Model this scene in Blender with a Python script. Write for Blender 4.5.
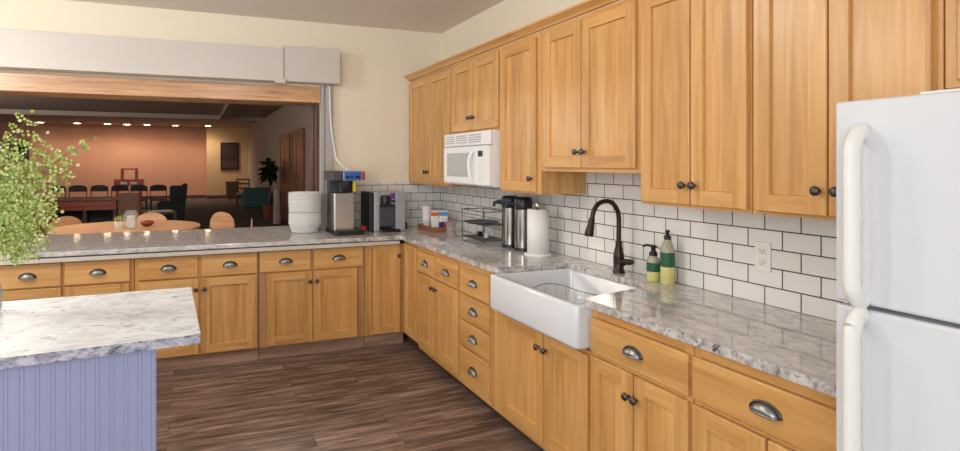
import bpy, math, random
from mathutils import Vector, Matrix
for o in list(bpy.data.objects): bpy.data.objects.remove(o)
S = bpy.context.scene
COL = S.collection
PI = math.pi
R = math.radians

# ------------------------------------------------------------------ camera, world, lights, exposure
CAM = (-2.264, -5.140, 1.508); YAW = R(20.99); FPX = 572.6; PX = 413.4; PY = 164.05
cd = bpy.data.cameras.new('camera'); cam = bpy.data.objects.new('camera', cd); COL.objects.link(cam)
cam.location = CAM; cam.rotation_euler = (R(90), 0, -YAW)
cd.sensor_fit = 'HORIZONTAL'; cd.sensor_width = 36; cd.lens = FPX / 960 * 36
cd.shift_x = (480 - PX) / 960; cd.shift_y = -(225.5 - PY) / 960
cd.clip_start = .05; cd.clip_end = 200
S.camera = cam
S.view_settings.view_transform = 'Standard'; S.view_settings.look = 'None'
S.view_settings.gamma = 1; S.view_settings.use_curve_mapping = False
S.view_settings.exposure = 0.34

W = bpy.data.worlds.new('world'); S.world = W; W.use_nodes = True
bg = W.node_tree.nodes['Background']
bg.inputs[0].default_value = (.97, .98, 1.0, 1); bg.inputs[1].default_value = 1.1

def area(name, loc, rot, sx, sy, power, col=(1, 1, 1)):
    d = bpy.data.lights.new(name, 'AREA'); d.shape = 'RECTANGLE'; d.size = sx; d.size_y = sy
    d.energy = power; d.color = col
    o = bpy.data.objects.new(name, d); COL.objects.link(o); o.location = loc; o.rotation_euler = rot
    return o
# added fill, out of view: overhead points and a cool panel behind the camera
def fill_point(loc, power, col=(1, .955, .88), r=.16):
    d = bpy.data.lights.new('kitchen_fill_light', 'POINT'); d.energy = power; d.color = col; d.shadow_soft_size = r
    o = bpy.data.objects.new('kitchen_fill_light', d); COL.objects.link(o); o.location = loc
fill_point((-1.9, -2.6, 2.5), 17); fill_point((-4.2, -1.9, 2.5), 58); fill_point((-2.4, -5.8, 2.45), 10)
area('cool_fill_light', (-4.6, -6.6, 1.7), (R(78), 0, R(-38)), 2.4, 1.6, 50, (.92, .96, 1))  # added cool fill panel aimed at the back wall; no window there

def at(u, v, ax, val):
    """measuring aid: the point of the plane ax=val seen at photo position u, v"""
    a = (u - PX) / FPX; s, c = math.sin(YAW), math.cos(YAW)
    d = (s + a * c, c - a * s, -(v - PY) / FPX); i = 'xyz'.index(ax)
    t = (val - CAM[i]) / d[i]
    return tuple(CAM[k] + t * d[k] for k in range(3))

# ------------------------------------------------------------------ materials
def srgb(r, g, b):
    f = lambda c: (c / 255 / 12.92) if c / 255 <= .04045 else ((c / 255 + .055) / 1.055) ** 2.4
    return (f(r), f(g), f(b), 1)
def new_mat(name):
    m = bpy.data.materials.new(name); m.use_nodes = True
    return m, m.node_tree, m.node_tree.nodes['Principled BSDF']
def plain(name, col, rough=.5, metal=0, bump=0, bscale=80, var=.04, emis=None, coat=0, trans=0, ior=1.45, alpha=1):
    m, nt, b = new_mat(name); n = nt.nodes; l = nt.links
    b.inputs['Roughness'].default_value = rough; b.inputs['Metallic'].default_value = metal
    b.inputs['Coat Weight'].default_value = coat; b.inputs['Coat Roughness'].default_value = .1
    b.inputs['Transmission Weight'].default_value = trans; b.inputs['IOR'].default_value = ior
    b.inputs['Alpha'].default_value = alpha
    tc = n.new('ShaderNodeTexCoord'); ns = n.new('ShaderNodeTexNoise'); ns.inputs['Scale'].default_value = bscale
    l.new(tc.outputs['Object'], ns.inputs['Vector'])
    mx = n.new('ShaderNodeMix'); mx.data_type = 'RGBA'
    mx.inputs[6].default_value = tuple(c * (1 - var) for c in col[:3]) + (1,)
    mx.inputs[7].default_value = tuple(min(1, c * (1 + var)) for c in col[:3]) + (1,)
    l.new(ns.outputs['Fac'], mx.inputs[0]); l.new(mx.outputs[2], b.inputs['Base Color'])
    if bump:
        bp = n.new('ShaderNodeBump'); bp.inputs['Strength'].default_value = bump; bp.inputs['Distance'].default_value = .002
        l.new(ns.outputs['Fac'], bp.inputs['Height']); l.new(bp.outputs[0], b.inputs['Normal'])
    if emis:
        b.inputs['Emission Color'].default_value = emis[0]; b.inputs['Emission Strength'].default_value = emis[1]
    return m
def ramp(n, stops):
    r = n.new('ShaderNodeValToRGB'); e = r.color_ramp.elements
    while len(e) < len(stops): e.new(.5)
    for i, (p, c) in enumerate(stops): e[i].position = p; e[i].color = c
    return r
def wood(name, axis, light, mid, dark, rough=.38, stave=.085, streak=.3, gs=1.0):
    m, nt, b = new_mat(name); n = nt.nodes; l = nt.links
    tc = n.new('ShaderNodeTexCoord'); oi = n.new('ShaderNodeObjectInfo')
    mul = n.new('ShaderNodeVectorMath'); mul.operation = 'SCALE'; mul.inputs[0].default_value = (17.3, 29.1, 41.7)
    l.new(oi.outputs['Random'], mul.inputs['Scale'])
    add = n.new('ShaderNodeVectorMath'); add.operation = 'ADD'
    l.new(tc.outputs['Object'], add.inputs[0]); l.new(mul.outputs[0], add.inputs[1])
    # staves across the grain
    sep = n.new('ShaderNodeSeparateXYZ'); l.new(tc.outputs['Object'], sep.inputs[0])
    if axis == 'z':
        su = n.new('ShaderNodeMath'); su.operation = 'ADD'; l.new(sep.outputs[0], su.inputs[0]); l.new(sep.outputs[1], su.inputs[1]); src = su.outputs[0]
    else: src = sep.outputs[2]
    dv = n.new('ShaderNodeMath'); dv.operation = 'DIVIDE'; dv.inputs[1].default_value = stave; l.new(src, dv.inputs[0])
    fl = n.new('ShaderNodeMath'); fl.operation = 'FLOOR'; l.new(dv.outputs[0], fl.inputs[0])
    f2 = n.new('ShaderNodeMath'); f2.operation = 'ADD'; l.new(fl.outputs[0], f2.inputs[0]); l.new(oi.outputs['Random'], f2.inputs[1])
    wn = n.new('ShaderNodeTexWhiteNoise'); wn.noise_dimensions = '1D'; l.new(f2.outputs[0], wn.inputs['W'])
    ad2 = n.new('ShaderNodeVectorMath'); ad2.operation = 'ADD'
    sc2 = n.new('ShaderNodeVectorMath'); sc2.operation = 'SCALE'; sc2.inputs[0].default_value = (5.1, 7.7, 9.3); l.new(wn.outputs['Value'], sc2.inputs['Scale'])
    l.new(add.outputs[0], ad2.inputs[0]); l.new(sc2.outputs[0], ad2.inputs[1])
    mp = n.new('ShaderNodeMapping'); k = .07
    mp.inputs['Scale'].default_value = {'z': (1, 1, k), 'x': (k, 1, 1), 'y': (1, k, 1)}[axis]
    l.new(ad2.outputs[0], mp.inputs['Vector'])
    g = n.new('ShaderNodeTexNoise'); g.inputs['Scale'].default_value = 22 * gs; g.inputs['Detail'].default_value = 5; g.inputs['Distortion'].default_value = .7
    l.new(mp.outputs[0], g.inputs['Vector'])
    r = ramp(n, [(.22, dark), (.46, mid), (.75, light)]); l.new(g.outputs['Fac'], r.inputs[0])
    # fine pores
    mp2 = n.new('ShaderNodeMapping'); k2 = .02
    mp2.inputs['Scale'].default_value = {'z': (1, 1, k2), 'x': (k2, 1, 1), 'y': (1, k2, 1)}[axis]
    l.new(add.outputs[0], mp2.inputs['Vector'])
    p = n.new('ShaderNodeTexNoise'); p.inputs['Scale'].default_value = 130; p.inputs['Detail'].default_value = 2
    l.new(mp2.outputs[0], p.inputs['Vector'])
    hs = n.new('ShaderNodeHueSaturation'); l.new(r.outputs[0], hs.inputs['Color'])
    v = n.new('ShaderNodeMapRange'); v.inputs[3].default_value = .90; v.inputs[4].default_value = 1.06; l.new(wn.outputs['Value'], v.inputs[0])
    v2 = n.new('ShaderNodeMapRange'); v2.inputs[1].default_value = .35; v2.inputs[2].default_value = .65; v2.inputs[3].default_value = .95; v2.inputs[4].default_value = 1.03; l.new(p.outputs['Fac'], v2.inputs[0])
    vm = n.new('ShaderNodeMath'); vm.operation = 'MULTIPLY'; l.new(v.outputs[0], vm.inputs[0]); l.new(v2.outputs[0], vm.inputs[1])
    l.new(vm.outputs[0], hs.inputs['Value'])
    # heartwood streaks
    mp3 = n.new('ShaderNodeMapping'); k3 = .12
    mp3.inputs['Scale'].default_value = {'z': (1, 1, k3), 'x': (k3, 1, 1), 'y': (1, k3, 1)}[axis]
    l.new(add.outputs[0], mp3.inputs['Vector'])
    h = n.new('ShaderNodeTexNoise'); h.inputs['Scale'].default_value = 6; h.inputs['Detail'].default_value = 3; h.inputs['Distortion'].default_value = 1.2; l.new(mp3.outputs[0], h.inputs['Vector'])
    hr = ramp(n, [(.62, (0, 0, 0, 1)), (.72, (streak, streak, streak, 1))]); l.new(h.outputs['Fac'], hr.inputs[0])
    mx = n.new('ShaderNodeMix'); mx.data_type = 'RGBA'; l.new(hr.outputs[0], mx.inputs[0]); l.new(hs.outputs[0], mx.inputs[6])
    mx.inputs[7].default_value = tuple(c * .55 for c in dark[:3]) + (1,)
    l.new(mx.outputs[2], b.inputs['Base Color'])
    b.inputs['Roughness'].default_value = rough; b.inputs['Coat Weight'].default_value = .25; b.inputs['Coat Roughness'].default_value = .25
    return m
LT, MD, DK = srgb(221, 175, 111), srgb(208, 155, 89), srgb(186, 131, 69)
M_ST = (srgb(204, 158, 112), srgb(184, 134, 90), srgb(150, 102, 66))
M = {}
M['wv'] = wood('honey_wood_upright', 'z', LT, MD, DK)
M['wx'] = wood('honey_wood_along_x', 'x', LT, MD, DK, stave=.4)
M['wy'] = wood('honey_wood_along_y', 'y', LT, MD, DK, stave=.4)
M['wstile'] = wood('heartwood_stile', 'z', *M_ST)
M['header'] = wood('header_oak', 'x', srgb(222, 176, 130), srgb(200, 150, 106), srgb(150, 104, 72), stave=.3, streak=.5, gs=1.6)
M['weathered'] = wood('weathered_board', 'x', srgb(178, 148, 128), srgb(156, 124, 104), srgb(120, 92, 76), rough=.5, stave=.3)
M['darkwood'] = wood('dark_brown_wood', 'z', srgb(100, 60, 42), srgb(80, 46, 32), srgb(52, 30, 22), rough=.4)
M['redwood'] = wood('red_brown_wood', 'x', srgb(165, 75, 45), srgb(145, 60, 36), srgb(105, 42, 26), rough=.4)
M['standwood'] = wood('bright_red_wood', 'x', srgb(214, 92, 52), srgb(196, 78, 42), srgb(160, 58, 32))
M['traywood'] = wood('tray_wood', 'y', srgb(176, 122, 84), srgb(156, 102, 68), srgb(120, 76, 50), stave=.3)
M['tanwood'] = wood('tan_table_wood', 'x', srgb(222, 178, 138), srgb(208, 160, 120), srgb(184, 136, 98), rough=.35)
M['doorwood'] = wood('hall_door_wood', 'z', srgb(125, 80, 55), srgb(105, 64, 44), srgb(76, 46, 32), rough=.4)
M['wall'] = plain('cream_wall_paint', srgb(236, 227, 206), .75, bump=.15, bscale=120, var=.015)
M['ceil'] = plain('ceiling_paint', srgb(232, 224, 216), .85, bump=.2, bscale=150, var=.015)
M['hallwall'] = plain('hall_terracotta_paint', srgb(198, 148, 124), .8, var=.02, bscale=3)
M['hallcream'] = plain('hall_cream_paint', srgb(218, 184, 140), .8, var=.02, bscale=3)
M['hallgrey'] = plain('hall_grey_paint', srgb(170, 154, 140), .8, var=.03, bscale=3)
M['hallceil'] = plain('hall_ceiling_paint', srgb(196, 182, 172), .9, var=.03, bscale=3)
M['carpet'] = plain('hall_dark_carpet', srgb(78, 64, 58), .95, bump=.6, bscale=300, var=.15)
M['shutter'] = plain('grey_shutter_metal', srgb(206, 200, 192), .45, var=.01)
M['guide'] = plain('grey_guide_rail_metal', srgb(176, 172, 168), .45, var=.02)
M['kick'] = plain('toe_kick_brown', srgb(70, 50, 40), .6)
M['strip'] = plain('pale_aluminium_strip', srgb(205, 198, 186), .4, var=.05, bscale=20)
M['lav'] = plain('lavender_panel_paint', srgb(152, 157, 190), .5, var=.01)
M['porcelain'] = plain('white_porcelain', srgb(222, 225, 230), .12, var=.003, coat=.4)
M['fridge'] = plain('white_enamel', srgb(214, 217, 220), .33, bump=.08, bscale=260, var=.005)
M['cream_plastic'] = plain('cream_plastic', srgb(230, 229, 222), .35, var=.01)
M['white_plastic'] = plain('white_plastic', srgb(238, 238, 238), .3, var=.005)
M['mwglass'] = plain('grey_mesh_window', srgb(186, 190, 190), .2, var=.05, bscale=400, coat=.5)
M['pewter'] = plain('pewter', srgb(150, 152, 152), .34, metal=.9, var=.15, bscale=60)
M['pewterdark'] = plain('dark_pewter', srgb(92, 90, 88), .35, metal=.85, var=.2, bscale=60)
M['steel'] = plain('brushed_steel', srgb(205, 200, 192), .22, metal=1, var=.05, bscale=30)
M['potsteel'] = plain('polished_dark_steel', srgb(150, 146, 140), .16, metal=1, var=.03)
M['chrome'] = plain('chrome_wire', srgb(170, 170, 168), .25, metal=1)
M['bronze'] = plain('oil_rubbed_bronze', srgb(62, 50, 46), .32, metal=.7, var=.2, bscale=40)
M['black'] = plain('black_plastic', srgb(28, 28, 30), .35)
M['softblack'] = plain('soft_black', srgb(40, 38, 38), .6)
M['darkgrey'] = plain('dark_grey_plastic', srgb(70, 72, 78), .4)
M['silver'] = plain('silver_plastic', srgb(178, 180, 184), .35, metal=.3)
M['blue'] = plain('blue_panel', srgb(50, 100, 180), .35)
M['red'] = plain('red_plastic', srgb(185, 45, 45), .35)
M['yellow'] = plain('yellow_label', srgb(225, 200, 40), .4)
M['purple'] = plain('purple_sticker', srgb(110, 70, 150), .4)
M['paper'] = plain('white_paper', srgb(240, 238, 234), .8, bump=.3, bscale=200, var=.01)
M['foam'] = plain('white_foam', srgb(228, 228, 226), .4, var=.03, bscale=60)
M['orange'] = plain('orange_print', srgb(220, 110, 50), .5)
M['lblue'] = plain('light_blue_print', srgb(100, 160, 220), .5)
M['pink'] = plain('pink_packet', srgb(215, 90, 130), .5)
M['navy'] = plain('navy_packet', srgb(60, 60, 120), .5)
M['green'] = plain('dark_green_label', srgb(38, 92, 62), .45)
M['lime'] = plain('yellow_soap', srgb(214, 208, 136), .3, coat=.5)
M['clearsoap'] = plain('pale_clear_soap', srgb(205, 205, 180), .12, trans=.45)
M['glass'] = plain('clear_glass', srgb(220, 228, 226), .05, var=0, alpha=.14)
M['stem'] = plain('plant_stem', srgb(120, 105, 70), .6)
M['picdark'] = plain('dark_brown_print', srgb(62, 48, 44), .5, bscale=4, var=.3)
M['vase'] = plain('grey_green_glass', srgb(176, 188, 180), .06, var=0, alpha=.4)
M['leafdark'] = plain('houseplant_leaf', srgb(36, 48, 34), .5)
M['teal'] = plain('teal_upholstery', srgb(52, 84, 84), .8, var=.1)
M['wing'] = plain('dark_teal_upholstery', srgb(28, 38, 42), .8, var=.1)
M['taupe'] = plain('taupe_upholstery', srgb(120, 90, 76), .85, var=.05)
M['terracotta'] = plain('clay_pot', srgb(120, 64, 44), .7)
M['cloth'] = plain('pale_cloth', srgb(170, 160, 152), .9)
M['grout'] = plain('silicone', srgb(210, 205, 198), .5)
M['bulb'] = plain('warm_lamp_disc', srgb(255, 225, 180), .5, emis=((1, .76, .48, 1), 30))
M['lampwhite'] = plain('diffuser', srgb(250, 248, 240), .5, emis=((1, .95, .86, 1), 4))

def leaf_mat():
    m, nt, b = new_mat('fern_leaf'); n = nt.nodes; l = nt.links
    g = n.new('ShaderNodeNewGeometry'); r = ramp(n, [(0, srgb(124, 154, 70)), (.4, srgb(168, 194, 100)), (.8, srgb(208, 220, 138)), (1, srgb(234, 236, 190))])
    l.new(g.outputs['Random Per Island'], r.inputs[0]); l.new(r.outputs[0], b.inputs['Base Color'])
    b.inputs['Roughness'].default_value = .5
    tr = n.new('ShaderNodeBsdfTranslucent'); l.new(r.outputs[0], tr.inputs[0])
    mx = n.new('ShaderNodeMixShader'); mx.inputs[0].default_value = .4
    l.new(b.outputs[0], mx.inputs[1]); l.new(tr.outputs[0], mx.inputs[2]); l.new(mx.outputs[0], n['Material Output'].inputs[0])
    return m
M['leaf'] = leaf_mat()

def granite(name, base, light, vein, speck, rough=.14, along='y', amt=1.0, sa=24, sb=40):
    m, nt, b = new_mat(name); n = nt.nodes; l = nt.links
    tc = n.new('ShaderNodeTexCoord')
    mp = n.new('ShaderNodeMapping'); mp.inputs['Scale'].default_value = (.62, 1, 1) if along == 'x' else (1, .62, 1)
    mp.inputs['Rotation'].default_value = (0, 0, .15)
    l.new(tc.outputs['Object'], mp.inputs[0])
    a = n.new('ShaderNodeTexNoise'); a.inputs['Scale'].default_value = sa; a.inputs['Detail'].default_value = 9; a.inputs['Roughness'].default_value = .68; a.inputs['Distortion'].default_value = .9
    l.new(mp.outputs[0], a.inputs[0])
    r = ramp(n, [(.36, vein), (.46, base), (.58, light)]); l.new(a.outputs['Fac'], r.inputs[0])
    s = n.new('ShaderNodeTexNoise'); s.inputs['Scale'].default_value = sb; s.inputs['Detail'].default_value = 6; s.inputs['Roughness'].default_value = .7; s.inputs['Distortion'].default_value = 1.2
    l.new(mp.outputs[0], s.inputs[0])
    sr = ramp(n, [(.36, (amt, amt, amt, 1)), (.42, (0, 0, 0, 1))]); l.new(s.outputs['Fac'], sr.inputs[0])
    mx = n.new('ShaderNodeMix'); mx.data_type = 'RGBA'; l.new(sr.outputs[0], mx.inputs[0]); l.new(r.outputs[0], mx.inputs[6]); mx.inputs[7].default_value = speck
    l.new(mx.outputs[2], b.inputs['Base Color']); b.inputs['Roughness'].default_value = rough
    b.inputs['Specular IOR Level'].default_value = .85 if rough < .2 else .5
    return m
M['granite_y'] = granite('grey_granite', srgb(192, 190, 189), srgb(214, 212, 210), srgb(174, 171, 170), srgb(128, 124, 124), rough=.055, along='y', amt=.3)
M['granite_x'] = granite('grey_granite_back', srgb(192, 190, 189), srgb(214, 212, 210), srgb(166, 163, 162), srgb(120, 116, 116), rough=.07, along='x', amt=.5)
M['granite_edge'] = granite('speckled_granite_edge', srgb(176, 170, 168), srgb(210, 205, 200), srgb(128, 124, 124), srgb(60, 60, 62), along='x', amt=1)
M['granite_w'] = granite('white_granite', srgb(202, 205, 209), srgb(216, 219, 223), srgb(182, 184, 188), srgb(118, 114, 114), rough=.5, along='x', amt=.9, sa=14, sb=22)
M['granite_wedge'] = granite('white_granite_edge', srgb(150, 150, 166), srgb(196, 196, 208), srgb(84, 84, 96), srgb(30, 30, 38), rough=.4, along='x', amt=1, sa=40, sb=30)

def tiles(name, ax, shift):
    m, nt, b = new_mat(name); n = nt.nodes; l = nt.links
    tc = n.new('ShaderNodeTexCoord'); sp = n.new('ShaderNodeSeparateXYZ'); l.new(tc.outputs['Object'], sp.inputs[0])
    u = n.new('ShaderNodeMath'); u.operation = 'MULTIPLY_ADD'; u.inputs[1].default_value = 1 if ax == 'x' else -1; u.inputs[2].default_value = shift
    l.new(sp.outputs[0 if ax == 'x' else 1], u.inputs[0])
    v = n.new('ShaderNodeMath'); v.operation = 'SUBTRACT'; v.inputs[1].default_value = .9133; l.new(sp.outputs[2], v.inputs[0])
    c = n.new('ShaderNodeCombineXYZ'); l.new(u.outputs[0], c.inputs[0]); l.new(v.outputs[0], c.inputs[1])
    br = n.new('ShaderNodeTexBrick'); br.inputs['Scale'].default_value = 1; br.inputs['Brick Width'].default_value = .1556; br.inputs['Row Height'].default_value = .0794
    br.inputs['Mortar Size'].default_value = .0027; br.inputs['Mortar Smooth'].default_value = .15; br.offset = .5
    br.inputs['Color1'].default_value = srgb(232, 230, 226); br.inputs['Color2'].default_value = srgb(224, 221, 217); br.inputs['Mortar'].default_value = srgb(66, 60, 60)
    l.new(c.outputs[0], br.inputs['Vector']); l.new(br.outputs['Color'], b.inputs['Base Color'])
    rr = n.new('ShaderNodeMapRange'); rr.inputs[3].default_value = .13; rr.inputs[4].default_value = .8; l.new(br.outputs['Fac'], rr.inputs[0]); l.new(rr.outputs[0], b.inputs['Roughness'])
    bp = n.new('ShaderNodeBump'); bp.invert = True; bp.inputs['Strength'].default_value = .6; bp.inputs['Distance'].default_value = .002
    l.new(br.outputs['Fac'], bp.inputs['Height'])
    ns = n.new('ShaderNodeTexNoise'); ns.inputs['Scale'].default_value = 14; l.new(tc.outputs['Object'], ns.inputs[0])
    bp2 = n.new('ShaderNodeBump'); bp2.inputs['Strength'].default_value = .08; bp2.inputs['Distance'].default_value = .004
    l.new(ns.outputs['Fac'], bp2.inputs['Height']); l.new(bp.outputs[0], bp2.inputs['Normal']); l.new(bp2.outputs[0], b.inputs['Normal'])
    return m
M['tile_y'] = tiles('subway_tile_right', 'y', -.0649 + .1556 * 4)
M['tile_x'] = tiles('subway_tile_back', 'x', .167 + .1556 * 20)

def floor_mat():
    m, nt, b = new_mat('dark_vinyl_plank'); n = nt.nodes; l = nt.links
    tc = n.new('ShaderNodeTexCoord')
    br = n.new('ShaderNodeTexBrick'); br.inputs['Scale'].default_value = 1; br.inputs['Brick Width'].default_value = 1.2; br.inputs['Row Height'].default_value = .15
    br.inputs['Mortar Size'].default_value = .0012; br.offset = .37; br.inputs['Color1'].default_value = (0, 0, 0, 1); br.inputs['Color2'].default_value = (1, 1, 1, 1); br.inputs['Mortar'].default_value = (.2, .2, .2, 1)
    l.new(tc.outputs['Object'], br.inputs['Vector'])
    sc = n.new('ShaderNodeVectorMath'); sc.operation = 'SCALE'; sc.inputs[0].default_value = (7, 13, 0)
    l.new(br.outputs['Color'], sc.inputs['Scale'])
    ad = n.new('ShaderNodeVectorMath'); ad.operation = 'ADD'; l.new(tc.outputs['Object'], ad.inputs[0]); l.new(sc.outputs[0], ad.inputs[1])
    mp = n.new('ShaderNodeMapping'); mp.inputs['Scale'].default_value = (.1, 1, 1); l.new(ad.outputs[0], mp.inputs[0])
    g = n.new('ShaderNodeTexNoise'); g.inputs['Scale'].default_value = 20; g.inputs['Detail'].default_value = 9; g.inputs['Roughness'].default_value = .72; g.inputs['Distortion'].default_value = .5
    l.new(mp.outputs[0], g.inputs[0])
    r = ramp(n, [(.32, srgb(56, 42, 38)), (.45, srgb(96, 74, 64)), (.56, srgb(136, 106, 90)), (.7, srgb(172, 144, 126))]); l.new(g.outputs['Fac'], r.inputs[0])
    hs = n.new('ShaderNodeHueSaturation'); l.new(r.outputs[0], hs.inputs['Color'])
    v = n.new('ShaderNodeMapRange'); v.inputs[3].default_value = .72; v.inputs[4].default_value = 1.2; l.new(br.outputs['Color'], v.inputs[0]); l.new(v.outputs[0], hs.inputs['Value'])
    hs.inputs['Saturation'].default_value = .78
    mm = n.new('ShaderNodeMix'); mm.data_type = 'RGBA'; l.new(br.outputs['Fac'], mm.inputs[0]); l.new(hs.outputs[0], mm.inputs[6]); mm.inputs[7].default_value = srgb(45, 32, 28)
    l.new(mm.outputs[2], b.inputs['Base Color'])
    b.inputs['Roughness'].default_value = .42
    bp = n.new('ShaderNodeBump'); bp.inputs['Strength'].default_value = .15; bp.inputs['Distance'].default_value = .002; l.new(g.outputs['Fac'], bp.inputs['Height']); l.new(bp.outputs[0], b.inputs['Normal'])
    return m
M['floor'] = floor_mat()

# ------------------------------------------------------------------ mesh helpers
class MB:
    """collects shapes; build() links them as ONE mesh object"""
    def __init__(s): s.v = []; s.f = []; s.m = []; s.sm = []; s.mats = []
    def mi(s, m):
        if m not in s.mats: s.mats.append(m)
        return s.mats.index(m)
    def add(s, vs, fs, m, smooth=False):
        o = len(s.v); k = s.mi(m); s.v += [tuple(p) for p in vs]
        for f in fs: s.f.append([o + i for i in f]); s.m.append(k); s.sm.append(smooth)
        return s
    def box(s, x0, x1, y0, y1, z0, z1, m):
        x0, x1 = sorted((x0, x1)); y0, y1 = sorted((y0, y1)); z0, z1 = sorted((z0, z1))
        return s.add([(x0,y0,z0),(x1,y0,z0),(x1,y1,z0),(x0,y1,z0),(x0,y0,z1),(x1,y0,z1),(x1,y1,z1),(x0,y1,z1)],
              [(0,3,2,1),(4,5,6,7),(0,1,5,4),(1,2,6,5),(2,3,7,6),(3,0,4,7)], m)
    def prism(s, pts, z0, z1, m, msides=None, smooth=False):
        n = len(pts); a = sum(pts[i][0]*pts[(i+1)%n][1]-pts[(i+1)%n][0]*pts[i][1] for i in range(n))
        if a < 0: pts = pts[::-1]
        vs = [(p[0],p[1],z0) for p in pts] + [(p[0],p[1],z1) for p in pts]
        s.add(vs, [list(range(n))[::-1], list(range(n, 2*n))], m)
        return s.add(vs, [(i,(i+1)%n,n+(i+1)%n,n+i) for i in range(n)], msides or m, smooth)
    def lathe(s, prof, c, m, seg=20, axis='z', smooth=True, cap=True, a0=0, a1=2*PI):
        full = abs(a1-a0-2*PI) < 1e-6; k = seg if full else seg+1; vs = []
        for r, h in prof:
            for i in range(k):
                a = a0+(a1-a0)*i/seg; x, y = r*math.cos(a), r*math.sin(a)
                p = {'z':(x,y,h),'x':(h,x,y),'y':(y,h,x)}[axis]
                vs.append((c[0]+p[0], c[1]+p[1], c[2]+p[2]))
        fs = []
        for j in range(len(prof)-1):
            for i in range(seg):
                i2 = (i+1) % k if full else i+1
                fs.append((j*k+i, j*k+i2, (j+1)*k+i2, (j+1)*k+i))
        s.add(vs, fs, m, smooth)
        if cap and full:
            s.add(vs[:k], [list(range(k))[::-1]], m); s.add(vs[-k:], [list(range(k))], m)
        return s
    def tube(s, pts, r, m, seg=8, closed=False, ry=None):
        pts = [Vector(p) for p in pts]; n = len(pts); rr = r if isinstance(r, (list, tuple)) else [r]*n
        vs = []; up = None
        for i, p in enumerate(pts):
            if closed: t = pts[(i+1)%n]-pts[i-1]
            else: t = pts[min(i+1,n-1)]-pts[max(i-1,0)]
            t.normalize()
            if up is None:
                up = Vector((0,0,1)) if abs(t.z) < .9 else Vector((1,0,0))
            a = t.cross(up)
            if a.length < 1e-4: a = t.cross(Vector((0,1,0)))
            a.normalize(); b = a.cross(t).normalized(); up = b
            for k in range(seg):
                q = 2*PI*k/seg; vs.append(p + a*math.cos(q)*rr[i] + b*math.sin(q)*(rr[i] if ry is None else ry))
        fs = []
        for i in range(n if closed else n-1):
            j = (i+1) % n
            for k in range(seg): fs.append((i*seg+k, i*seg+(k+1)%seg, j*seg+(k+1)%seg, j*seg+k))
        s.add(vs, fs, m, True)
        if not closed:
            s.add(vs[:seg], [list(range(seg))], m); s.add(vs[-seg:], [list(range(seg))[::-1]], m)
        return s
    def build(s, name, parent=None, bevel=0, seg=2, loc=None, angle=40):
        me = bpy.data.meshes.new(name)
        off = Vector(loc) if loc else Vector((0,0,0))
        me.from_pydata([tuple(Vector(p)-off) for p in s.v], [], s.f)
        for m in s.mats: me.materials.append(M[m])
        for p, k, sm in zip(me.polygons, s.m, s.sm): p.material_index = k; p.use_smooth = sm
        me.update()
        o = bpy.data.objects.new(name, me); COL.objects.link(o); o.location = off
        if parent is not None:
            o.parent = parent
            pl = Vector((0,0,0)); q = parent
            while q is not None: pl += q.location; q = q.parent
            o.location = off - pl
        if bevel:
            bv = o.modifiers.new('bevel', 'BEVEL'); bv.width = bevel; bv.segments = seg; bv.limit_method = 'ANGLE'; bv.angle_limit = R(angle)
        return o
def tag(o, label=None, cat=None, group=None, kind=None):
    if label: o['label'] = label
    if cat: o['category'] = cat
    if group: o['group'] = group
    if kind: o['kind'] = kind
    return o
def thing(name, loc, label, cat, group=None):
    o = bpy.data.objects.new(name, None); COL.objects.link(o); o.location = loc; o.empty_display_size = .1
    return tag(o, label, cat, group)
def struct(o): o['kind'] = 'structure'; return o
def copy_tree(o, parent=None):
    c = o.copy(); COL.objects.link(c)
    if parent is not None: c.parent = parent
    for ch in [x for x in o.children]: copy_tree(ch, c)
    return c
def smooth_path(pts, n=8):
    """Catmull-Rom through pts"""
    P = [Vector(p) for p in pts]; P = [2*P[0]-P[1]] + P + [2*P[-1]-P[-2]]; out = []
    for i in range(1, len(P)-2):
        for k in range(n):
            t = k/n; a, b, c, d = P[i-1], P[i], P[i+1], P[i+2]
            out.append(.5*((2*b)+(c-a)*t+(2*a-5*b+4*c-d)*t*t+(3*b-a-3*c+d)*t**3))
    out.append(P[-2]); return out
def rrect(x0, x1, y0, y1, r, n=5):
    out = []
    for cx, cy, a in ((x1-r,y1-r,0),(x0+r,y1-r,PI/2),(x0+r,y0+r,PI),(x1-r,y0+r,1.5*PI)):
        for k in range(n+1): out.append((cx+r*math.cos(a+PI/2*k/n), cy+r*math.sin(a+PI/2*k/n)))
    return out

# ------------------------------------------------------------------ setting: kitchen and hall shell
CEIL = 2.786; HC = 3.15
struct(MB().box(-6.5, .0, -7.5, .33, -.1, 0, 'floor').build('floor'))
struct(MB().box(-14, .0, .33, 22.1, -.1, 0, 'carpet').build('floor_hall'))
struct(MB().box(-6.5, .0, -7.5, 0, CEIL, CEIL+.1, 'ceil').build('ceiling'))
struct(MB().box(0, .2, -7.5, .0, -.1, 3.4, 'wall').build('wall_right'))
b = MB()
b.box(-1.197, 0, 0, .33, 0, 3.4, 'wall'); b.box(-6.5, -1.197, 0, .33, 0, .872, 'wall'); b.box(-6.5, -1.197, 0, .33, 2.2, 3.4, 'wall'); b.box(-6.5, -4.9, 0, .33, .872, 2.2, 'wall')
struct(b.build('wall_back'))
struct(MB().box(-1.08, -.008, -.008, 0, .914, 1.333, 'tile_x').build('wall_back_tile'))
struct(MB().box(-.008, 0, -4.2, 0, .914, 1.56, 'tile_y').build('wall_right_tile'))
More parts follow.
